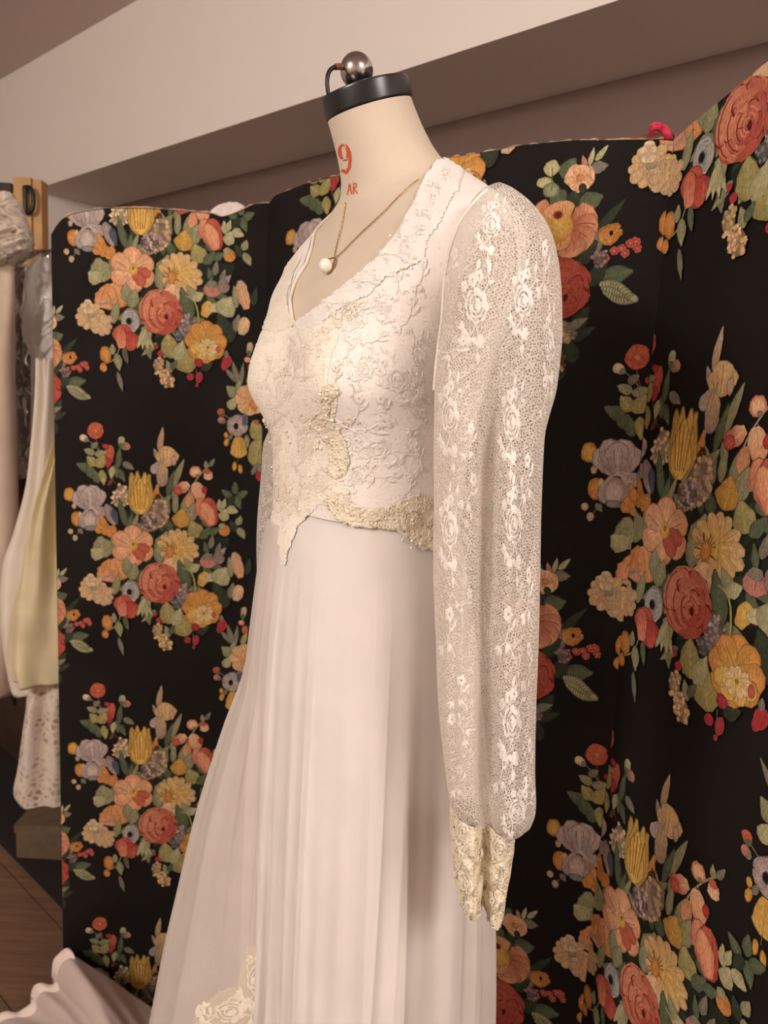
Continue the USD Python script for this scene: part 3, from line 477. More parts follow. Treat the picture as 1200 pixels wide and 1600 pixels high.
# ------------------------------------------------------------------ mannequin: rings from hip to neck; bust line turned 33 degrees towards the camera
O = np.array([-.035, .855, 0]); TH = math.radians(33)
FD = np.array([-math.cos(TH), -math.sin(TH), 0]); LD = np.array([math.sin(TH), -math.cos(TH), 0]); ZD = np.array([0, 0, 1.0])
ROWS = np.array([  # z, forward shift, front, back, half width, exponent, tilt deg
    [0.94, 0, .076, .118, .128, 2.2, 0], [1.02, 0, .075, .114, .126, 2.2, 0], [1.08, 0, .076, .112, .128, 2.2, 0], [1.16, 0, .078, .112, .126, 2.2, 0], [1.22, 0, .080, .118, .132, 2.3, 0], [1.264, 0, .078, .122, .140, 2.4, 0],
    [1.32, 0, .074, .126, .158, 2.5, 0], [1.37, -.004, .064, .124, .182, 2.6, 2], [1.405, -.010, .050, .116, .186, 2.6, 5], [1.432, -.016, .048, .102, .168, 2.4, 11], [1.455, -.022, .052, .084, .132, 2.2, 18], [1.475, -.026, .056, .068, .094, 2.1, 23], [1.490, -.026, .054, .058, .070, 2.0, 25], [1.512, -.018, .050, .051, .056, 2.0, 24], [1.536, -.006, .0475, .048, .0495, 2.0, 22], [1.556, .004, .0465, .0465, .0470, 2.0, 21]])
_t = np.arange(len(ROWS)) / (len(ROWS) - 1.0); RF = [PchipInterpolator(_t, ROWS[:, k]) for k in range(7)]
VZ = lambda z: float(np.interp(z, ROWS[:, 0], _t))
def torso(th, v, off=0.0):
    th, v = np.broadcast_arrays(np.asarray(th, float), np.asarray(v, float)); z, cf, fr, bk, la, ex, ti = [f(v) for f in RF]; ti = np.radians(ti)
    c, s = np.cos(th), np.sin(th); a = np.where(c > 0, fr, bk) + off; b = la + off
    r = (np.abs(c / a) ** ex + np.abs(s / b) ** ex) ** (-1 / ex)
    zz = z
    bust = .030 * np.exp(-((zz - 1.262) / .050) ** 2 * np.where(zz > 1.262, .55, 1.6)) * (np.exp(-((th - .80) / .48) ** 2) + np.exp(-((th + .80) / .48) ** 2) + .25 * np.exp(-(th / .5) ** 2))
    r = r + bust; x, y = r * c, r * s
    return O + (cf + x * np.cos(ti))[..., None] * FD + y[..., None] * LD + (z - x * np.sin(ti))[..., None] * ZD
class Surf:
    """a surface S(u, v) that can be asked which (u, v) shows at a pixel of the photograph: used to lay lace, beads and chains on it."""
    def __init__(s, fn, u, v):
        s.fn = fn; U, V = np.meshgrid(u, v); P = fn(U, V); s.P, s.U, s.V = P, U, V
        N = np.cross(np.gradient(P, axis=1), np.gradient(P, axis=0)); N /= np.linalg.norm(N, axis=-1, keepdims=True) + 1e-12
        cen = P.mean(1, keepdims=True); sg = np.sign(((P - cen) * N).sum(-1)); s.N = N * np.sign(np.median(sg) or 1)
        ok = ((EYE - P) * s.N).sum(-1) > 0.02 * 0.7; q = proj(P[ok]); s.tree = cKDTree(q); s.uv = np.stack([U[ok], V[ok]], 1); s.pos = P[ok]; s.nor = s.N[ok]
    def at(s, px, off=0.0):
        px = np.atleast_2d(np.asarray(px, float)); d, i = s.tree.query(px, k=6); w = 1 / (d + .05) ** 2
        near = np.linalg.norm(s.pos[i] - s.pos[i[:, :1]], axis=-1) < .02; w = w * near; w /= w.sum(1, keepdims=True)
        return (s.pos[i] * w[..., None]).sum(1) + (s.nor[i] * w[..., None]).sum(1) * np.broadcast_to(off, (len(px),))[:, None]
mann = thing('dressmaker_mannequin', 'linen dressmaker mannequin with black neck cap wearing the wedding dress', 'mannequin')
th = np.linspace(-math.pi, math.pi, 160, endpoint=False); vv = np.linspace(0, 1, 150)
TG, VG = np.meshgrid(th, vv); obj('torso', grid(torso(TG, VG), close_u=True), 'linen', mann, smooth=True, label='cream linen covered torso and neck')
skin = Surf(lambda u, v: torso(u, v), np.linspace(-math.pi, math.pi, 500), np.linspace(0, 1, 500))
tp = math.radians(21); AX = math.cos(tp) * ZD + math.sin(tp) * FD; FT = math.cos(tp) * FD - math.sin(tp) * ZD
NT = O + .004 * FD + 1.556 * ZD
def lathe(c, axis, e1, prof, n=64, mat_e2=None):
    e2 = np.cross(axis, e1); g = np.arange(n) * 2 * math.pi / n
    return grid(np.stack([c + h * axis + r * (np.cos(g)[:, None] * e1 + np.sin(g)[:, None] * e2) for r, h in prof]), close_u=True)
cap = obj('neck_cap', lathe(NT, AX, FT, [(.0001, .0), (.044, .0), (.0478, .0008), (.0486, .0025), (.0486, .019), (.0478, .0212), (.045, .0222), (.02, .0225), (.0001, .0226)]), 'black_plastic', mann, smooth=30, label='glossy black neck cap')
bc = NT + AX * .036
bc = NT + AX * .0395 + FT * .004
sp = trimesh.creation.icosphere(4, .0175); sp.apply_translation(bc); obj('finial_ball', sp, 'steel', mann, smooth=True, label='brushed steel ball')
obj('finial_stem', lathe(NT + FT * .004, AX, FT, [(.0001, .021), (.008, .021), (.006, .026), (.0001, .027)], 24), 'black_metal', mann, smooth=30)
hook = spline([NT + AX * .0205 + FT * .0455, NT + AX * .033 + FT * .0435, NT + AX * .0435 + FT * .036, NT + AX * .0455 + FT * .026, NT + AX * .0425 + FT * .012], 24)
hk = obj('handle', tube(hook[:17], .0022, 10), 'black_metal', mann, smooth=True, label='bent black wire handle')
obj('handle_sleeve', tube(hook[15:], .0031, 10), 'brown_leather', hk, smooth=True, label='brown leather end')
obj('stand_pole', lathe(O * [1, 1, 0] + FZ * ZD, ZD, FD, [(.0001, .02), (.016, .02), (.016, 1.15), (.0001, 1.15)], 24), 'stand_metal', mann)
obj('stand_base', lathe(O * [1, 1, 0] + FZ * ZD, ZD, FD, [(.0001, 0), (.17, 0), (.172, .006), (.16, .018), (.03, .026), (.0001, .026)], 48), 'black_metal', mann)
# stencilled size on the neck
def flat_on(surf, shape, off, size=2.2, tri=None):
    """a flat shape given in pixels, cut fine and laid on a surface."""
    polys = [shape] if shape.geom_type == 'Polygon' else list(shape.geoms); out = []
    for pg in polys:
        if pg.area < 1: continue
        v, f = trimesh.creation.triangulate_polygon(pg, engine='earcut')
        v3 = np.c_[v, np.zeros(len(v))]; v3, f = trimesh.remesh.subdivide_to_size(v3, f, size, max_iter=12)
        m = trimesh.Trimesh(v3, f, process=True); out.append(trimesh.Trimesh(surf.at(m.vertices[:, :2], off), m.faces, process=False))
    return cat(out)
E2 = lambda x, y, a, b, g=0: affinity.rotate(affinity.scale(Point(x, y).buffer(1, 24), a, b), g)
nine = E2(538, 238, 9.5, 13.5, -8).difference(E2(537.6, 238, 4.0, 10.5, -8)).union(LineString([(546.5, 238), (547.5, 250), (546, 262), (541, 270)]).buffer(2.2)).union(E2(536.5, 267, 3.4, 2.6))
nine = nine.difference(LineString([(536, 222), (541, 230)]).buffer(.9)).difference(LineString([(531, 250), (545, 247)]).buffer(.9))
obj('stencil_lettering', flat_on(skin, nine, .0004, 2), 'stencil_ink', mann, label='orange stencilled 9')
ar = unary_union([LineString([(543.5, 304), (546, 288)]).buffer(.8), LineString([(547, 288), (549.5, 303)]).buffer(.9), LineString([(544.8, 298), (548.5, 297.5)]).buffer(.6), LineString([(552.5, 303), (552.5, 286.5), (556.5, 287), (557.2, 291.5), (553.4, 294.5), (558.8, 302.5)]).buffer(.85)])
obj('stencil_lettering', flat_on(skin, ar, .0004, 2), 'stencil_ink', mann, label='small orange stencilled AR')

# ------------------------------------------------------------------ the wedding dress
dress = thing('wedding_dress', 'long-sleeved white lace wedding dress with beaded bodice and chiffon skirt on the mannequin', 'dress')
OFF = 0.0045
bod = lambda u, v: torso(u, v, OFF)
bsurf = Surf(bod, np.linspace(-math.pi, math.pi, 500), np.linspace(VZ(1.06), .93, 420))
# neckline in (angle, ring): from the collar at the side of the neck down to the front point, mirrored
ntree = cKDTree(proj(bsurf.pos))
def uv_at(px):
    d, i = bsurf.tree.query(np.atleast_2d(px), k=4); w = 1 / (d + .1); w /= w.sum(1, keepdims=True); return (bsurf.uv[i] * w[..., None]).sum(1)
NECK = uv_at([(681, 262), (660, 290), (645, 325), (625, 362), (596, 398), (560, 432), (522, 462), (490, 488), (466, 503)])
k_ = np.argsort(NECK[:, 0]); na, nv = NECK[k_, 0], np.minimum.accumulate(NECK[k_, 1][::-1])[::-1]
FARN = np.array([(-.20, .412), (-.55, .445), (-.86, .503), (-.95, .575), (-1.15, .69), (-1.35, .765)]); _k = np.arange(6)
_nearv = lambda t: np.interp(np.abs(t), np.r_[0, na, 2.4, 3.2], np.r_[nv[0] - .004, nv, VZ(1.492), VZ(1.496)])
def NV(t):
    t = np.asarray(t, float); f = np.interp(-t, np.r_[0, -FARN[_k, 0], 2.2, 3.2], np.r_[nv[0] - .004, np.maximum.accumulate(FARN[_k, 1]), VZ(1.492), VZ(1.496)])
    return np.where(t < 0, f, _nearv(t))
HEM_V = VZ(1.121)
tb = np.linspace(-math.pi, math.pi, 260, endpoint=False); sb = np.linspace(0, 1, 150)
TB, SB = np.meshgrid(tb, sb); VB = HEM_V + SB * (NV(TB) - HEM_V); PB = bod(TB, VB)
rel = PB - O; fco, lco = rel @ FD, rel @ LD
mesh = grid(PB, close_u=True)
hole = ((fco + .030) / .034) ** 2 + ((PB[..., 2] - 1.362) / .055) ** 2 < 1
hole &= np.abs(lco) > .12
obj('bodice', trimesh.Trimesh(mesh.vertices, mesh.faces[~hole.ravel()[mesh.faces].any(1)], process=False), 'bodice_lace', dress, smooth=True, label='white bodice of lace over satin')
edge = torso(tb, NV(tb), .0024); obj('neck_binding', tube(np.vstack([edge, edge[:1]]), .0021, 8), 'lace_cream', dress, smooth=True)

lsk = None
def on_dress(px, off=0.0):
    """the outermost cloth of bodice and skirt seen at a pixel."""
    a, b = bsurf.at(px, off), lsk.at(px, off); da, db = (a - EYE) @ FW, (b - EYE) @ FW; y = np.atleast_2d(px)[:, 1]
    w = np.where(y > 770, 1 / (1 + np.exp(-np.clip((da - db) / .0008, -30, 30))), 0)
    return a * (1 - w[:, None]) + b * w[:, None]
def lace_sheet(surf, poly, base, relief, step=3.0, cell=9.0, seed=1, edge_cord=True, at=None):
    """lace cut to an outline given in pixels: a scalloped sheet with a raised net of cords."""
    r = np.random.default_rng(seed); pg = poly
    x0, y0, x1, y1 = pg.bounds; gx, gy = np.meshgrid(np.arange(x0, x1, step), np.arange(y0, y1, step)); pts = np.c_[gx.ravel(), gy.ravel()] + r.uniform(-.3, .3, (gx.size, 2)) * step
    pts = pts[shapely.contains_xy(pg.buffer(-step * .4), pts[:, 0], pts[:, 1])]
    rim = []
    for g in ([pg] if pg.geom_type == 'Polygon' else pg.geoms):
        for ring in [g.exterior, *g.interiors]:
            n = max(6, int(ring.length / step)); rim += [ring.interpolate(k / n, True).coords[0] for k in range(n)]
    pts = np.vstack([pts, rim]); tri = Delaunay(pts).simplices; c = pts[tri].mean(1); tri = tri[shapely.contains_xy(pg, c[:, 0], c[:, 1])]
    L = np.linalg.norm(pts[tri] - np.roll(pts[tri], 1, 1), axis=-1).max(1); tri = tri[L < step * 4]
    fx = np.c_[r.uniform(x0, x1, int((x1 - x0) * (y1 - y0) / cell ** 2)), r.uniform(y0, y1, int((x1 - x0) * (y1 - y0) / cell ** 2))]
    d, _ = cKDTree(fx).query(pts, k=2); ridge = np.exp(-((d[:, 1] - d[:, 0]) / 1.6) ** 2); heart = np.exp(-(d[:, 0] / (cell * .22)) ** 2)
    bd = shapely.distance(pg.boundary, shapely.points(pts)); cord = np.exp(-((bd - 1.2) / 1.5) ** 2) if edge_cord else 0
    h = base * np.minimum(1, .25 + bd / 2.5) + relief * (ridge * .8 + heart * .9 + cord)
    return trimesh.Trimesh((at or surf.at)(pts, h), tri, process=False)
def scallop(pts, r=5, seed=0):
    """an outline with small round scallops along it."""
    R_ = random.Random(seed); pg = Polygon(pts).buffer(0); n = int(pg.exterior.length / (r * 1.5)); return unary_union([pg] + [Point(pg.exterior.interpolate(k / n, True)).buffer(r * R_.uniform(.5, 1.1)) for k in range(n)])
# skirt and sheer overskirt
ZK = np.array([FZ, .46, .75, .92, 1.04, 1.085, 1.125])
KF, KB, KL = (PchipInterpolator(ZK, q) for q in ([.12, .100, .102, .101, .094, .0875, .0775], [.25, .228, .193, .160, .135, .122, .113], [.20, .172, .162, .152, .144, .136, .128]))
def pleat(th, z, seed=0, n=26):
    r = np.random.default_rng(seed); k = r.integers(9, 34, n); p = r.uniform(0, 6.28, n); w = r.uniform(.4, 1, n)
    s_ = sum(wi * np.cos(ki * th + pi + .8 * np.sin(z * 3 + pi)) for ki, pi, wi in zip(k, p, w)) / math.sqrt(n)
    return np.tanh(s_ * 1.2) + .22 * np.exp(-((s_ - .55) / .14) ** 2)
def skirt(th, z, seed=5, extra=0.0, amp=1.0):
    th, z = np.broadcast_arrays(th, z); c, s_ = np.cos(th), np.sin(th); a = np.where(c > 0, KF(z), KB(z)); r = (np.abs(c / a) ** 2.1 + np.abs(s_ / KL(z)) ** 2.1) ** (-1 / 2.1)
    r = r + amp * np.clip(1.10 - z, 0, 1.2) * .0125 * pleat(th, z, seed) + extra
    return O + (r * c)[..., None] * FD + (r * s_)[..., None] * LD + z[..., None] * ZD
lsk = Surf(lambda th, z: skirt(th, z, 5, .0010), np.linspace(-math.pi, math.pi, 500), np.linspace(.85, 1.12, 160))
# beaded band along the neckline
nb = scallop([(684, 254), (704, 250), (722, 262), (716, 290), (700, 315), (688, 345), (668, 372), (660, 405), (632, 418), (600, 432), (572, 462), (548, 470), (520, 486), (500, 505), (470, 514), (463, 506), (490, 488), (522, 462), (560, 432), (596, 398), (625, 362), (645, 325), (660, 290), (672, 268)], 4, 2)
obj('neckline_lace', lace_sheet(bsurf, nb, .0010, .0007, 2.4, 8, 3), 'lace_white', dress, smooth=True, label='scalloped beaded lace band along the neckline')
far = scallop([(463, 506), (448, 486), (447, 466), (455, 432), (470, 400), (452, 412), (440, 440), (425, 480), (412, 512), (430, 520)], 3, 4)
obj('neckline_lace', lace_sheet(bsurf, far, .0010, .0007, 2.4, 8, 4), 'lace_cream', dress, smooth=True, label='beaded lace on the far side of the neckline')
# cream front panel that runs down to a point
fp = scallop([(408, 520), (440, 512), (470, 516), (520, 500), (528, 520), (515, 560), (506, 600), (528, 610), (520, 650), (512, 690), (530, 720), (545, 745), (540, 775), (520, 792), (500, 784), (484, 800), (462, 822), (452, 850), (444, 882), (438, 852), (432, 828), (420, 808), (408, 786), (402, 740), (398, 700), (380, 650), (372, 600), (380, 560)], 4, 5)
obj('front_lace', lace_sheet(bsurf, fp, .0007, .00035, 2.6, 7, 6, at=on_dress), 'lace_panel', dress, smooth=True, label='cream lace front panel ending in a point')
wb = scallop([(508, 782), (530, 770), (552, 790), (580, 800), (606, 796), (632, 782), (654, 774), (684, 790), (690, 856), (664, 858), (646, 848), (634, 828), (606, 824), (580, 822), (556, 822), (530, 812)], 4.5, 7)
obj('waist_lace', lace_sheet(bsurf, wb, .0014, .0009, 2.0, 7, 8, at=on_dress), 'lace_border', dress, smooth=True, label='golden cream lace border at the waist')
tw = scallop([(506, 604), (524, 600), (528, 615), (516, 628), (514, 650), (526, 668), (540, 690), (546, 720), (540, 742), (526, 748), (512, 738), (518, 716), (510, 690), (494, 668), (482, 660), (492, 650), (502, 640), (504, 622)], 2.5, 9)
obj('bead_trail', lace_sheet(bsurf, tw, .0014, .0009, 1.8, 5, 10), 'lace_border', dress, smooth=True, label='trail of gold-cream beaded lace below the bust dart')
obj('bust_dart', tube(bsurf.at([(509, 556), (508.5, 570), (508, 585), (508, 600)], .0006), .0008, 6), 'lace_gold', dress, smooth=True)
beads = [(492, 521), (493, 545), (490, 552), (462, 556), (446, 563), (424, 562), (447, 585), (473, 594), (446, 596), (430, 640), (409, 658), (430, 658), (458, 657), (440, 680), (452, 682), (415, 692), (424, 692), (478, 697), (498, 698), (503, 700), (424, 730), (436, 728), (485, 742), (438, 762), (458, 763), (421, 780), (442, 812), (455, 802), (470, 796), (404, 540), (404, 660), (528, 786), (545, 800), (566, 798), (588, 818), (603, 810), (620, 814), (636, 786), (644, 818), (642, 845), (655, 850), (676, 845), (512, 609), (520, 613), (527, 607), (511, 622), (508, 636), (505, 652), (521, 655), (487, 662), (495, 668), (503, 671), (512, 683), (520, 688), (535, 700), (533, 715), (536, 731), (520, 738), (530, 741), (524, 768), (545, 770), (600, 400), (575, 425), (568, 430), (544, 446), (540, 470), (588, 430), (610, 398), (622, 376), (634, 420), (650, 405), (612, 370), (640, 345), (655, 320), (668, 300), (690, 275), (540, 474), (516, 478), (560, 450), (676, 330), (664, 360), (700, 285)]
rb = random.Random(12); ms = []
for x, y in beads + [(rb.uniform(-16, 16) + x, rb.uniform(-12, 12) + y) for x, y in beads if rb.random() < .5 and y > 380]:
    s_ = trimesh.creation.icosphere(2, .0016 * rb.uniform(.75, 1.15)); s_.apply_translation(on_dress([(x, y)], .0022)[0]); ms.append(s_)
obj('pearl_beading', cat(ms), 'bead', dress, smooth=True, kind='stuff', label='tiny pearl beads sewn over the bodice lace')

# lace motifs: a rose with sprigs, and a small sprig; unit height 1, y down, laid on cloth wherever they show
def P2(x, y, L, W, ang):
    t = np.linspace(0, 1, 8); w = np.sin(math.pi * t ** .8) * W / 2; v = np.vstack([np.c_[-w, -t * L], np.c_[w, -t * L][::-1]]); return Polygon(rot(v, ang) + [x, y]).buffer(.004)
def small_flower(x, y, r): return unary_union([Point(x + r * .6 * math.cos(a), y + r * .6 * math.sin(a)).buffer(r * .5, 6) for a in np.arange(5) * 1.2566]).difference(Point(x, y).buffer(r * .26, 6))
def motif_rose():
    g = [Point(.15 * math.cos(a), .15 * math.sin(a)).buffer(.075, 6) for a in np.arange(8) * .785] + [Point(0, 0).buffer(.16, 16)]
    r_ = unary_union(g)
    for rad, a0, a1 in ((.155, .3, 1.9), (.155, 2.4, 4.2), (.10, 3.4, 5.6), (.10, .2, 2.2), (.05, 1.5, 4.0)):
        r_ = r_.difference(LineString([(rad * math.cos(a), rad * 1.1 * math.sin(a)) for a in np.linspace(a0, a1, 8)]).buffer(.017))
    parts = [r_, LineString([(0, .2), (-.03, .3), (-.10, .38), (-.2, .30)]).buffer(.012), LineString([(0, .2), (.06, .34), (.04, .46), (.07, .6)]).buffer(.012), LineString([(-.05, -.18), (-.08, -.32), (-.02, -.46)]).buffer(.012), LineString([(.1, -.15), (.2, -.3), (.18, -.44)]).buffer(.01), LineString([(-.16, .0), (-.26, -.1), (-.24, -.22)]).buffer(.011)]
    parts += [P2(-.2, .30, .13, .06, a) for a in (-80, -40, 150, 200)] + [P2(-.1, .38, .12, .05, a) for a in (160, 190, 215, 235)] + [P2(.05, .44, .13, .08, a) for a in (60, 110, -70)] + [P2(.07, .56, .14, .09, 175), P2(-.03, -.44, .14, .07, 20), P2(.18, -.4, .16, .07, 10), P2(.2, -.3, .1, .05, 80)]
    parts += [small_flower(-.1, -.3, .085), small_flower(.02, -.36, .075), small_flower(-.24, -.22, .065), small_flower(.11, .4, .07)]
    return unary_union(parts).simplify(.004)
def motif_sprig():
    parts = [small_flower(.02, -.28, .13), LineString([(.02, -.18), (.03, 0), (-.06, .2), (-.2, .28)]).buffer(.014), LineString([(.03, .0), (.16, -.05), (.24, -.16)]).buffer(.012), LineString([(-.06, .2), (.06, .3), (.14, .4)]).buffer(.012)]
    parts += [P2(-.2, .28, .2, .07, a) for a in (-100, -140, 180, 210)] + [P2(-.02, .22, .2, .06, a) for a in (130, 160, 185)] + [P2(.14, -.04, .2, .09, 35), P2(.03, 0, .14, .06, 80), P2(.14, .38, .12, .05, 150)]
    return unary_union(parts).simplify(.004)
def prep(shape):
    out = []
    for pg in ([shape] if shape.geom_type == 'Polygon' else shape.geoms):
        if pg.area < 1e-4: continue
        v, f = trimesh.creation.triangulate_polygon(pg, engine='earcut'); v3, f = trimesh.remesh.subdivide_to_size(np.c_[v, 0 * v[:, 0]], f, .07, max_iter=10); out.append(trimesh.Trimesh(v3, f))
    m = cat(out); m.merge_vertices(); 
    bd = shapely.distance(shape.boundary, shapely.points(m.vertices[:, :2])); return m.vertices[:, :2], m.faces, np.minimum(1, bd / .02)
ROSE, SPRIG = prep(motif_rose()), prep(motif_sprig())
def motif_at(surf, kind, x, y, sx, sy, ang=0, base=.0008, puff=.0010):
    v, f, h = kind; q = rot(v, ang) * [sx, sy] + [x, y]; return trimesh.Trimesh(surf.at(q, base + puff * h), f, process=False)
def motifs(surf, items, matn, parent, base=.0008, puff=.001, name='lace_motif'):
    for kind, x, y, sx, sy, ang in items: obj(name, motif_at(surf, kind, x, y, sx, sy, ang, base, puff), matn, parent, smooth=True)
motifs(bsurf, [(ROSE, 622, 592, 92, 100, -50), (ROSE, 570, 580, 60, 70, 40), (SPRIG, 575, 668, 110, 78, 60), (ROSE, 590, 700, 100, 80, -70), (SPRIG, 640, 490, 60, 80, 10), (ROSE, 560, 500, 70, 60, 20), (SPRIG, 620, 440, 60, 60, -30), (SPRIG, 655, 660, 46, 60, 20), (SPRIG, 655, 715, 40, 60, -20), (SPRIG, 600, 745, 70, 50, 70), (SPRIG, 560, 640, 60, 60, 0), (SPRIG, 545, 545, 50, 60, 0), (ROSE, 655, 560, 50, 80, 10), (ROSE, 560, 745, 60, 54, 30), (SPRIG, 600, 640, 60, 60, -20), (ROSE, 655, 620, 40, 70, -10), (SPRIG, 590, 530, 54, 50, 40), (SPRIG, 640, 760, 44, 44, 0), (ROSE, 600, 480, 56, 54, -20), (SPRIG, 660, 430, 40, 70, 10)], 'lace_white', dress, .0006, .0006, 'lace_motif')
motifs(bsurf, [(ROSE, 445, 610, 66, 80, 10), (ROSE, 470, 560, 60, 76, -30), (ROSE, 430, 690, 50, 90, 0), (ROSE, 478, 700, 60, 90, 20), (SPRIG, 455, 650, 70, 70, 90), (ROSE, 500, 755, 70, 70, 60), (ROSE, 440, 770, 56, 80, -10), (SPRIG, 470, 770, 50, 60, 30), (SPRIG, 420, 580, 40, 70, 10), (ROSE, 545, 490, 60, 54, 50), (SPRIG, 505, 530, 54, 54, 20), (SPRIG, 415, 740, 24, 60, 0), (SPRIG, 525, 590, 40, 50, 0), (SPRIG, 530, 660, 60, 50, 70)], 'lace_cream', dress, .0011, .0007, 'lace_motif')
motifs(bsurf, [(ROSE, 585, 806, 56, 40, 80), (ROSE, 640, 815, 50, 50, 30), (SPRIG, 610, 800, 50, 34, 60), (SPRIG, 545, 790, 40, 34, -60), (SPRIG, 668, 830, 34, 46, 0), (SPRIG, 660, 795, 34, 40, 20)], 'lace_gold', dress, .0022, .0009, 'lace_motif')
motifs(bsurf, [(SPRIG, 690, 280, 44, 50, 30), (SPRIG, 672, 320, 44, 54, 20), (SPRIG, 650, 365, 50, 50, 40), (SPRIG, 620, 398, 54, 40, 60), (SPRIG, 580, 440, 54, 40, 60), (SPRIG, 530, 474, 54, 34, 60), (ROSE, 640, 392, 46, 44, 0)], 'lace_white', dress, .0016, .0008, 'lace_motif')

# sleeve: rings between its two outlines, with the hollow fold down its middle
def ring_surface(rows, depth, valley, Y):
    """rows: (left px, left y, right px, right y, depth, valley px, valley depth) top to bottom -> S(phi, t)."""
    R_ = np.array(rows, float); t = np.r_[0, np.cumsum(np.abs(np.diff(R_[:, 1] + R_[:, 3])))]; t /= t[-1]
    Pl = np.array([aty(a[0], a[1], y) for a, y in zip(R_, Y)]); Pr = np.array([aty(a[2], a[3], y) for a, y in zip(R_, Y)])
    I = lambda q: PchipInterpolator(t, q)
    fl_, fr_, fd, fv, fw = I(Pl), I(Pr), I(R_[:, 4]), I((R_[:, 5] - R_[:, 0]) / (R_[:, 2] - R_[:, 0]) * 2 - 1), I(R_[:, 6])
    def S(phi, tt):
        phi, tt = np.broadcast_arrays(phi, tt); l, r = fl_(tt), fr_(tt); c, hv = (l + r) / 2, (r - l) / 2; w = np.linalg.norm(hv, axis=-1)
        x = np.sign(np.cos(phi)) * np.abs(np.cos(phi)) ** .9; s_ = np.sin(phi); y = -fd(tt) * np.sign(s_) * np.abs(s_) ** .8
        g = np.exp(-((x - fv(tt)) * w / .0085) ** 2); y = y + np.where(s_ > 0, 1, -.6) * fw(tt) * g * np.abs(s_)
        wr = .0022 * np.sin(9 * x + 3.2 * np.sin(tt * 9) + 2) * np.clip(tt * 3, 0, 1) + .0016 * np.sin(23 * x + tt * 11) * np.clip(tt * 2 - .4, 0, 1) + .0010 * np.sin(tt * 26 + x * 3) * np.clip(tt * 3 - .3, 0, 1)
        y = y - wr * np.sign(s_) * np.abs(s_)
        return c + x[..., None] * hv + y[..., None] * np.array([0, 1.0, 0])
    return S
SL = [(766, 292, 784, 290, .012, 775, 0), (744, 306, 808, 308, .030, 775, 0), (728, 330, 832, 330, .040, 780, 0), (712, 360, 853, 360, .046, 780, 0), (701, 400, 866, 400, .050, 780, 0), (695, 445, 872, 445, .052, 780, 0), (691, 490, 874, 490, .052, 778, .0), (686, 540, 874, 540, .050, 775, .004), (680, 600, 868, 600, .047, 768, .012), (678, 680, 848, 685, .044, 760, .024), (678, 780, 844, 780, .040, 756, .030), (677, 900, 842, 900, .038, 755, .030), (681, 1000, 840, 1000, .037, 754, .030), (685, 1100, 836, 1100, .036, 753, .030), (694, 1190, 834, 1200, .036, 753, .030), (700, 1235, 835, 1255, .037, 754, .028), (705, 1258, 828, 1280, .034, 757, .022), (712, 1268, 806, 1298, .026, 757, .016)]
SLY = [.700, .690, .682, .676, .672, .668, .666, .664, .662, .660, .658, .656, .655, .654, .653, .652, .652, .652]
SS = ring_surface(SL, None, None, SLY)
ph = np.linspace(0, 2 * math.pi, 150, endpoint=False); tt = np.linspace(0, 1, 260); PH, TT = np.meshgrid(ph, tt)
ssurf = Surf(SS, np.linspace(0, 2 * math.pi, 420), np.linspace(0, 1, 900))
sm = grid(SS(PH, TT), close_u=True)
rl = sm.vertices - O; _z = sm.vertices[:, 2]; _vz = np.interp(_z, ROWS[:, 0], _t); _th = np.arctan2(rl @ LD, rl @ FD)
_rb = np.linalg.norm((torso(_th, _vz, OFF - .004) - O)[:, :2], axis=1); inside = (np.linalg.norm(rl[:, :2], axis=1) < _rb) & (_z > 1.22) & (_z < 1.47)
sleeve = obj('sleeve', trimesh.Trimesh(sm.vertices, sm.faces[~inside[sm.faces].all(1)], process=False), 'net', dress, smooth=True, label='sheer lace bishop sleeve hanging empty')
items = [(ROSE, 768, 352, 66, 92, 15), (ROSE, 745, 478, 84, 130, 5), (ROSE, 818, 470, 70, 120, 10), (SPRIG, 705, 415, 40, 80, 30), (SPRIG, 850, 420, 36, 110, 0), (SPRIG, 712, 545, 70, 60, 40), (ROSE, 858, 540, 34, 120, 0), (ROSE, 704, 650, 62, 130, 0), (ROSE, 800, 660, 60, 130, 10), (SPRIG, 735, 690, 40, 70, 0), (ROSE, 704, 828, 58, 130, 0), (ROSE, 803, 820, 60, 140, 0), (SPRIG, 850, 620, 24, 80, 0), (SPRIG, 735, 770, 36, 80, 20), (SPRIG, 825, 745, 36, 90, -10), (SPRIG, 702, 985, 46, 90, 0), (SPRIG, 793, 985, 50, 90, 0), (SPRIG, 727, 940, 30, 60, 40), (SPRIG, 825, 930, 30, 110, 0), (SPRIG, 720, 1080, 56, 60, 0), (SPRIG, 718, 1135, 50, 70, -60), (ROSE, 800, 1130, 66, 130, 5), (SPRIG, 825, 1040, 26, 90, 0), (SPRIG, 718, 1220, 40, 60, 0), (ROSE, 808, 1268, 60, 90, 30), (SPRIG, 785, 1200, 36, 90, 0), (SPRIG, 760, 860, 24, 90, 0), (SPRIG, 758, 1000, 20, 90, 0), (SPRIG, 827, 1190, 22, 90, 0)]
motifs(ssurf, items, 'lace_white', sleeve, .0005, .0004)
seam = ssurf.at([(762, 298), (738, 322), (718, 352), (706, 386), (698, 425), (694, 465), (692, 500), (687, 535), (683, 570), (680, 610)], .0010)
obj('armhole_seam', tube(spline(seam, 40), .0014, 6), 'lace_white', sleeve, smooth=True)
CU = [(704, 1256, 804, 1290, .030, 756, .018), (703, 1285, 802, 1315, .031, 756, .022), (706, 1330, 797, 1350, .029, 756, .024), (709, 1365, 791, 1385, .027, 757, .024), (714, 1395, 787, 1415, .025, 757, .024), (720, 1416, 784, 1438, .022, 757, .022)]
SC = ring_surface(CU, None, None, [.652] * 6)
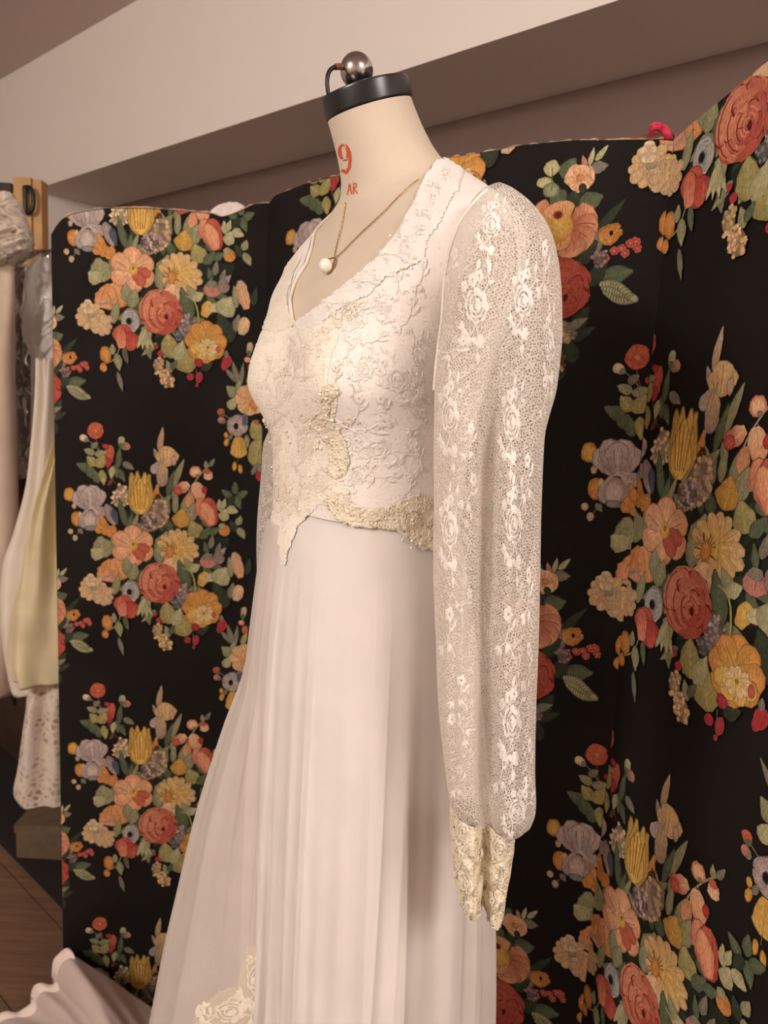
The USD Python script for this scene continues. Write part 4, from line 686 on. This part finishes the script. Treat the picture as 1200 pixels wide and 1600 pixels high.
def cuffS(p, t):
    P_ = SC(p, t); x = np.cos(p); low = np.clip((t - .72) / .28, 0, 1)
    P_ = P_.copy(); P_[..., 2] += low * (.010 * np.exp(-((x + .0) / .22) ** 2) + .007 * (np.abs(x) > .85) - .004 * np.exp(-((x - .35) / .2) ** 2)); return P_
csurf = Surf(cuffS, np.linspace(0, 2 * math.pi, 300), np.linspace(0, 1, 300))
TC, PC = np.linspace(0, 1, 210), np.linspace(0, 2 * math.pi, 260, endpoint=False); PG, TGc = np.meshgrid(PC, TC); P0 = cuffS(PG, TGc)
cf = P0.reshape(-1, 3)[rng.choice(P0.shape[0] * P0.shape[1], 2600, replace=False)]; dd, _ = cKDTree(cf).query(P0.reshape(-1, 3), k=2)
rdg = (np.exp(-((dd[:, 1] - dd[:, 0]) / .0006) ** 2) * .0010 + np.exp(-(dd[:, 0] / .0009) ** 2) * .0008).reshape(P0.shape[:2])
P0 = P0 + rdg[..., None] * np.array([0, -1.0, 0]) * np.sign(np.sin(PG))[..., None]
cuff = obj('cuff', grid(P0, close_u=True), 'cuff_lace', dress, smooth=True, label='yellowed cream lace cuff, pointed at its end')
motifs(csurf, [(ROSE, 725, 1298, 44, 60, 0), (SPRIG, 722, 1345, 40, 60, 0), (SPRIG, 730, 1395, 34, 50, 0), (ROSE, 782, 1325, 40, 60, 0), (SPRIG, 778, 1375, 36, 60, 0), (SPRIG, 770, 1420, 34, 46, 0), (SPRIG, 756, 1310, 20, 60, 0)], 'lace_cream', cuff, .0012, .0008)
# the other sleeve, behind the body
FS = []
for z, w, d, lo, fo in ((1.42, .015, .02, .130, -.08), (1.40, .035, .03, .150, -.085), (1.35, .045, .04, .175, -.085), (1.28, .045, .042, .185, -.075), (1.17, .044, .040, .185, -.012), (1.05, .044, .038, .180, -.004), (.90, .044, .036, .180, -.012), (.86, .034, .028, .180, -.02), (.84, .032, .026, .180, -.02), (.76, .026, .022, .180, -.02)):
    g = np.arange(48) * 2 * math.pi / 48; k = 1 + .08 * np.sin(5 * g + z * 20)
    FS.append(O + ((fo + w * k * np.cos(g))[:, None] * FD + (-lo + d * k * np.sin(g))[:, None] * LD + z * ZD))
FS = PchipInterpolator(np.arange(10), np.array(FS))(np.linspace(0, 9, 70))
obj('sleeve', grid(FS, close_u=True), 'net', dress, smooth=True, label='far sheer sleeve behind the body')

ts = np.linspace(-math.pi, math.pi, 700, endpoint=False); zs = np.linspace(FZ + .004, 1.125, 100); TS, ZS = np.meshgrid(ts, zs)
obj('skirt', grid(skirt(TS, ZS), close_u=True), 'chiffon', dress, smooth=True, label='full white chiffon skirt in soft pleats')
OB = PchipInterpolator([FZ, .46, .58, .70, .82, .92, 1.05, 1.12], [.20, .120, .095, .068, .034, .006, .002, .0015])     # how far the overskirt stands out towards the far front
def over(th, z):
    th, z = np.broadcast_arrays(th, z); k = np.exp(-(np.clip(th + 1.05, -9, 9) / .95) ** 2); edge_ = np.clip((-.02 - th) / .35, 0, 1); edge_ = edge_ * edge_ * (3 - 2 * edge_)
    return skirt(th, z, 11, OB(z) * k * edge_ + .0035 * edge_ - .002 * (1 - edge_), 1.15)
to = np.linspace(-2.6, .12, 420); zo = np.linspace(FZ + .008, 1.10, 100); TO, ZO = np.meshgrid(to, zo)
overskirt = obj('overskirt', grid(over(TO, ZO)), 'chiffon_sheer', dress, smooth=True, label='sheer chiffon overskirt flaring out to the side')
osurf = Surf(over, np.linspace(-2.6, .12, 420), np.linspace(.2, 1.1, 400))
ap = scallop([(402, 1480), (420, 1470), (437, 1462), (440, 1500), (438, 1640), (300, 1640), (302, 1595), (316, 1572), (345, 1550), (372, 1542), (382, 1510), (388, 1482)], 5, 21)
hl = obj('hem_lace', lace_sheet(osurf, ap, .0008, .0006, 3.0, 8, 22), 'lace_open', overskirt, smooth=True, label='cream lace flower sewn on the overskirt')
motifs(osurf, [(ROSE, 405, 1530, 90, 110, 20), (ROSE, 360, 1580, 110, 80, 70), (SPRIG, 420, 1490, 50, 60, 0), (ROSE, 415, 1590, 70, 80, 0), (SPRIG, 325, 1590, 60, 60, -40)], 'lace_cream', overskirt, .0014, .0007)
# train spread on the floor at the mannequin's far side
hem_px = [(112, 1490, 1.45), (98, 1487, 1.46), (86, 1498, 1.46), (80, 1520, 1.455), (88, 1538, 1.45), (76, 1545, 1.45), (58, 1541, 1.45), (48, 1553, 1.45), (50, 1572, 1.45), (36, 1584, 1.445), (10, 1586, 1.44), (-10, 1592, 1.43), (-60, 1625, 1.40)]
tip = [aty(*p) for p in hem_px]
low = lambda x, y: np.array([x, y, FZ + .01])
out = np.array([aty(300, 1606, 1.30), aty(240, 1578, 1.36), aty(200, 1548, 1.40), aty(150, 1515, 1.43)] + tip + [low(-.86, 1.05), low(-.70, .78), low(-.36, .72), low(-.10, 1.0), low(-.15, 1.16)])
for _ in range(2): out = np.stack([out * .75 + np.roll(out, -1, 0) * .25, out * .25 + np.roll(out, -1, 0) * .75], 1).reshape(-1, 3)
cen = np.array([-.30, 1.02, .02]); k = 300; ring = np.array([[*p] for p in spline(np.vstack([out, out[:1]]), k + 1)[:-1]])
seg_l = np.r_[0, np.cumsum(np.linalg.norm(np.diff(np.vstack([out, out[:1]]), axis=0), axis=1))]; ring = np.stack([np.interp(np.linspace(0, seg_l[-1], k, endpoint=False), seg_l, np.r_[out[:, a], out[0, a]]) for a in range(3)], 1)
R_, rows, arc = np.linspace(0, 1, 46), [], np.arange(k)
for q in R_:
    p_ = cen + (ring - cen) * q; p_[:, 2] += .05 * np.sin(math.pi * q) * (1 - .5 * q) + .010 * (0.5 + .5 * np.sin(arc * .42 + 3 * np.sin(q * 5))) * (1 - .75 * q) * q
    rows.append(p_)
for q in (.35, .7, 1.0):                                                        # under the edge the cloth falls to the floor
    p_ = ring + (cen - ring) * (.02 + .05 * q); p_[:, 2] = ring[:, 2] + (FZ + .004 - ring[:, 2]) * q; rows.append(p_)
train = obj('train', grid(np.array(rows), close_u=True), 'train_chiffon', dress, smooth=True, label='pinkish white chiffon train heaped on the floor against the screen')
near_ = lambda P_: int(np.argmin(np.linalg.norm(ring - P_, axis=1)))
lo_, hi_ = sorted((near_(tip[0]), near_(tip[-1]))); seg = ring[lo_:hi_ + 1]; wv = np.arange(len(seg) * 4); seg = spline(seg, len(seg) * 4)
for _ in range(6): seg[1:-1] = (seg[:-2] + seg[1:-1] * 2 + seg[2:]) / 4
ins = (cen - seg)[:, :2]; ins /= np.linalg.norm(ins, axis=1, keepdims=True)
ruf = np.stack([np.c_[seg[:, :2] + ins * d, seg[:, 2] + h + a * np.sin(wv * .20 + 1.5 * np.sin(wv * .05))] for d, h, a in ((.036, .010, .001), (.028, .018, .002), (.012, .017, .003), (-.002, .006, .003), (-.006, -.012, .003), (.002, -.016, .002))])
obj('scalloped_hem', grid(ruf), 'white_cloth', train, smooth=True, label='ruffled white hem of the train')

# ------------------------------------------------------------------ necklace
neck = thing('pearl_necklace', 'fine gold chain with one pearl hanging on the mannequin chest', 'necklace')
c1 = spline(skin.at([(541, 318), (537, 345), (530, 375), (524, 404)], .0016), 40); c2 = spline(skin.at([(654, 283), (628, 305), (600, 333), (565, 366), (545, 386), (525, 405)], .0016), 60)
lnk = []
for c_ in (c1, c2):
    lnk.append(tube(c_, .00055, 6))
    for q in c_[::3]: s_ = trimesh.creation.icosphere(1, .0009); s_.apply_translation(q); lnk.append(s_)
obj('chain', cat(lnk), 'gold', neck, smooth=True, label='fine gold chain')
pc = skin.at([(517, 424)], .0085)[0]; s_ = trimesh.creation.icosphere(4, .0072); s_.apply_scale([1, 1, 1.08]); s_.apply_translation(pc); obj('pearl', s_, 'pearl', neck, smooth=True, label='round white pearl')
tail = spline(np.vstack([skin.at([(524, 404)], .0016), skin.at([(523, 418), (517, 428)], .003)]), 14); obj('bail', cat([tube(tail, .0011, 6), tube(np.vstack([skin.at([(524, 404)], .0016)[0], pc + [0, 0, .006]]), .0009, 6)]), 'gold', neck, smooth=True, label='gold bail holding the pearl')

# ------------------------------------------------------------------ the clothes rail at the left with other gowns
rail = thing('clothes_rail', 'pine clothes rail post with a black metal ring behind the gowns', 'clothes rail')
pr, pl_ = aty(63, 278, 2.2), aty(20, 270, 2.2)
obj('post', cat([box((pl_[0], 2.2, FZ), (pr[0] - .028, 2.25, pr[2])), ]), 'pine', rail, smooth=False, label='square pine post')
obj('post', box((pr[0] - .025, 2.205, FZ), (pr[0], 2.245, pr[2] - .004)), 'pine', rail, smooth=False, label='narrow pine batten beside the post')
obj('crossbar', box((pl_[0] - .9, 2.19, pr[2] - .14), (pl_[0] - .002, 2.235, pr[2] - .02)), 'dark_wood', rail, smooth=False, label='dark wooden crossbar')
rc = aty(46, 313, 2.19); h_ = .034
dr = spline([rc + [-.012, 0, h_], rc + [.004, -.004, h_ * .95], rc + [.014, -.006, 0], rc + [.004, -.004, -h_ * .95], rc + [-.012, 0, -h_]], 20)
obj('ring', cat([tube(dr, .0062, 8), tube([rc + [-.012, 0, h_ + .003], rc + [-.012, 0, -h_ - .003]], .0066, 8)]), 'black_metal', rail, smooth=True, label='black D-shaped metal ring')
def drape(outline, Y, depth, folds, seed, amp=.006, nrow=90, ncol=90, crumple=0.0):
    """a hanging garment: outline rows (y px, left px, right px) at depth Y."""
    r = np.random.default_rng(seed); q = np.array(outline, float); t = (q[:, 0] - q[0, 0]) / (q[-1, 0] - q[0, 0])
    L = PchipInterpolator(t, np.array([aty(a[1], a[0], Y) for a in q])); R2 = PchipInterpolator(t, np.array([aty(a[2], a[0], Y) for a in q])); g = np.arange(ncol) * 2 * math.pi / ncol; rows = []
    ks, ps = r.uniform(.5, 1.2, 3) * folds, r.uniform(0, 6, 3)
    for tv in np.linspace(0, 1, nrow):
        l, rr = L(tv), R2(tv); x = np.cos(g); d = depth * (.35 + .65 * min(1, tv * 4))
        y = -np.sin(g) * d - np.sign(np.sin(g)) * amp * np.abs(np.sin(g)) ** .5 * sum(np.sin(k_ * x * 3 + p_ + tv * 2 * (i_ - 1)) for i_, (k_, p_) in enumerate(zip(ks, ps)))
        y = y * (1 + crumple * np.sin(17 * x + 9 * np.sin(tv * 13 + seed)) + crumple * np.sin(tv * 31 + 6 * x))
        rows.append((l + rr) / 2 + x[:, None] * (rr - l) / 2 + y[:, None] * np.array([0, 1.0, 0]))
    rows = [np.repeat(rows[0].mean(0)[None], ncol, 0)] + rows + [np.repeat(rows[-1].mean(0)[None], ncol, 0)]
    return grid(np.array(rows), close_u=True)
g1 = thing('lace_gown', 'beige gown with a puffed lace sleeve hanging at the left edge', 'dress')
obj('skirt', drape([(395, -60, 12), (430, -70, 22), (600, -75, 22), (800, -80, 28), (950, -90, 34), (1085, -95, 20)], 1.97, .05, 3.0, 2), 'old_tulle', g1, smooth=True, label='long beige tulle skirt')
obj('sleeve', drape([(300, -40, 16), (312, -50, 28), (340, -58, 40), (375, -60, 50), (388, -50, 47), (402, -40, 28), (412, -30, 10)], 1.94, .05, 5, 4, .004, 90, 150, .16), 'old_lace', g1, smooth=True, label='puffed lace sleeve')
g2 = thing('covered_satin_gown', 'white satin gown hanging in a clear plastic cover beside the screen', 'dress')
obj('gown', drape([(402, 60, 92), (425, 40, 110), (520, 34, 120), (560, 48, 120), (760, 46, 122), (1000, 46, 124), (1070, 40, 124)], 2.09, .034, 3.2, 6, .009), 'satin_white', g2, smooth=True, label='white satin gown')
obj('plastic_cover', drape([(392, 55, 96), (415, 25, 118), (450, 14, 124), (560, 12, 126), (700, 24, 126), (745, 28, 126)], 2.085, .058, 5.0, 8, .007, 90, 160, .14), 'plastic_film', g2, smooth=True, label='clear crinkled plastic cover')
obj('dark_garment', drape([(418, 24, 52), (470, 10, 62), (760, 6, 66), (1000, 4, 68)], 2.165, .02, 2, 17, .004), 'dark_gap_cloth', smooth=True, label='added dark plum drape filling the dark gap between the lace gown and the plastic-covered gown', cat='garment')  # drape added to keep the gap between the two gowns dark
g3 = thing('yellow_tulle_gown', 'pale yellow tulle gown with a lace underskirt hanging against the screen edge', 'dress')
obj('skirt', drape([(690, 86, 116), (760, 66, 116), (830, 46, 116), (900, 34, 116), (960, 20, 116), (1030, 13, 116), (1062, 24, 112)], 1.80, .055, 2.4, 10, .010), 'yellow_tulle', g3, smooth=True, label='pale yellow tulle skirt')
obj('overlay', drape([(560, 56, 114), (740, 44, 116), (830, 22, 117), (885, 4, 118), (960, 0, 118), (1082, 18, 118)], 1.865, .03, 2.6, 12, .008), 'pale_tulle', g3, smooth=True, label='thin ivory tulle overlay')
obj('underskirt', drape([(1040, 44, 112), (1070, 44, 114), (1140, 36, 116), (1200, 28, 118), (1236, 22, 118), (1248, 30, 118)], 1.82, .05, 2.0, 14, .005), 'old_lace', g3, smooth=True, label='white lace underskirt')
b0 = atz(46, 1318, FZ)
obj('storage_box', cat([box((b0[0], b0[1] - .08, FZ + .006), (b0[0] + .26, b0[1] + .045, FZ + .11)), box((b0[0] - .004, b0[1] - .084, FZ + .09), (b0[0] + .264, b0[1] + .049, FZ + .114))]), 'crate_wood', smooth=False, label='small brown box on the dark strip under the lace underskirt', cat='box')
obj('floor_mat', un_box(-3.0, -1.1, .845, 1.31, FZ + 0.0005, FZ + .006), 'dark_strip', smooth=False, label='flat dark strip on the floor along the wall under the gowns', cat='mat')  # thin dark slab laid over the planks along the wall
obj('low_chest', cat([un_box(-3.0, -2.36, 1.10, 1.32, FZ + .006, .50), un_box(-3.01, -2.35, 1.07, 1.32, .50, .52), un_box(-2.97, -2.70, 1.074, 1.082, .05, .46), un_box(-2.66, -2.39, 1.074, 1.082, .05, .46)]), 'dark_wood', smooth=False, label='low dark wooden chest added to darken the area behind the hanging gowns', cat='chest')  # chest added as the dark area, where bare wall would be lit
wc = aty(352, 318, 1.62)
obj('white_garment', drape([(317, 350, 372), (322, 338, 382), (332, 328, 384), (420, 322, 386), (700, 320, 388)], 1.66, .02, 2, 16, .004), 'white_cloth', smooth=True, label='white garment peeping over the top of the screen', cat='garment')
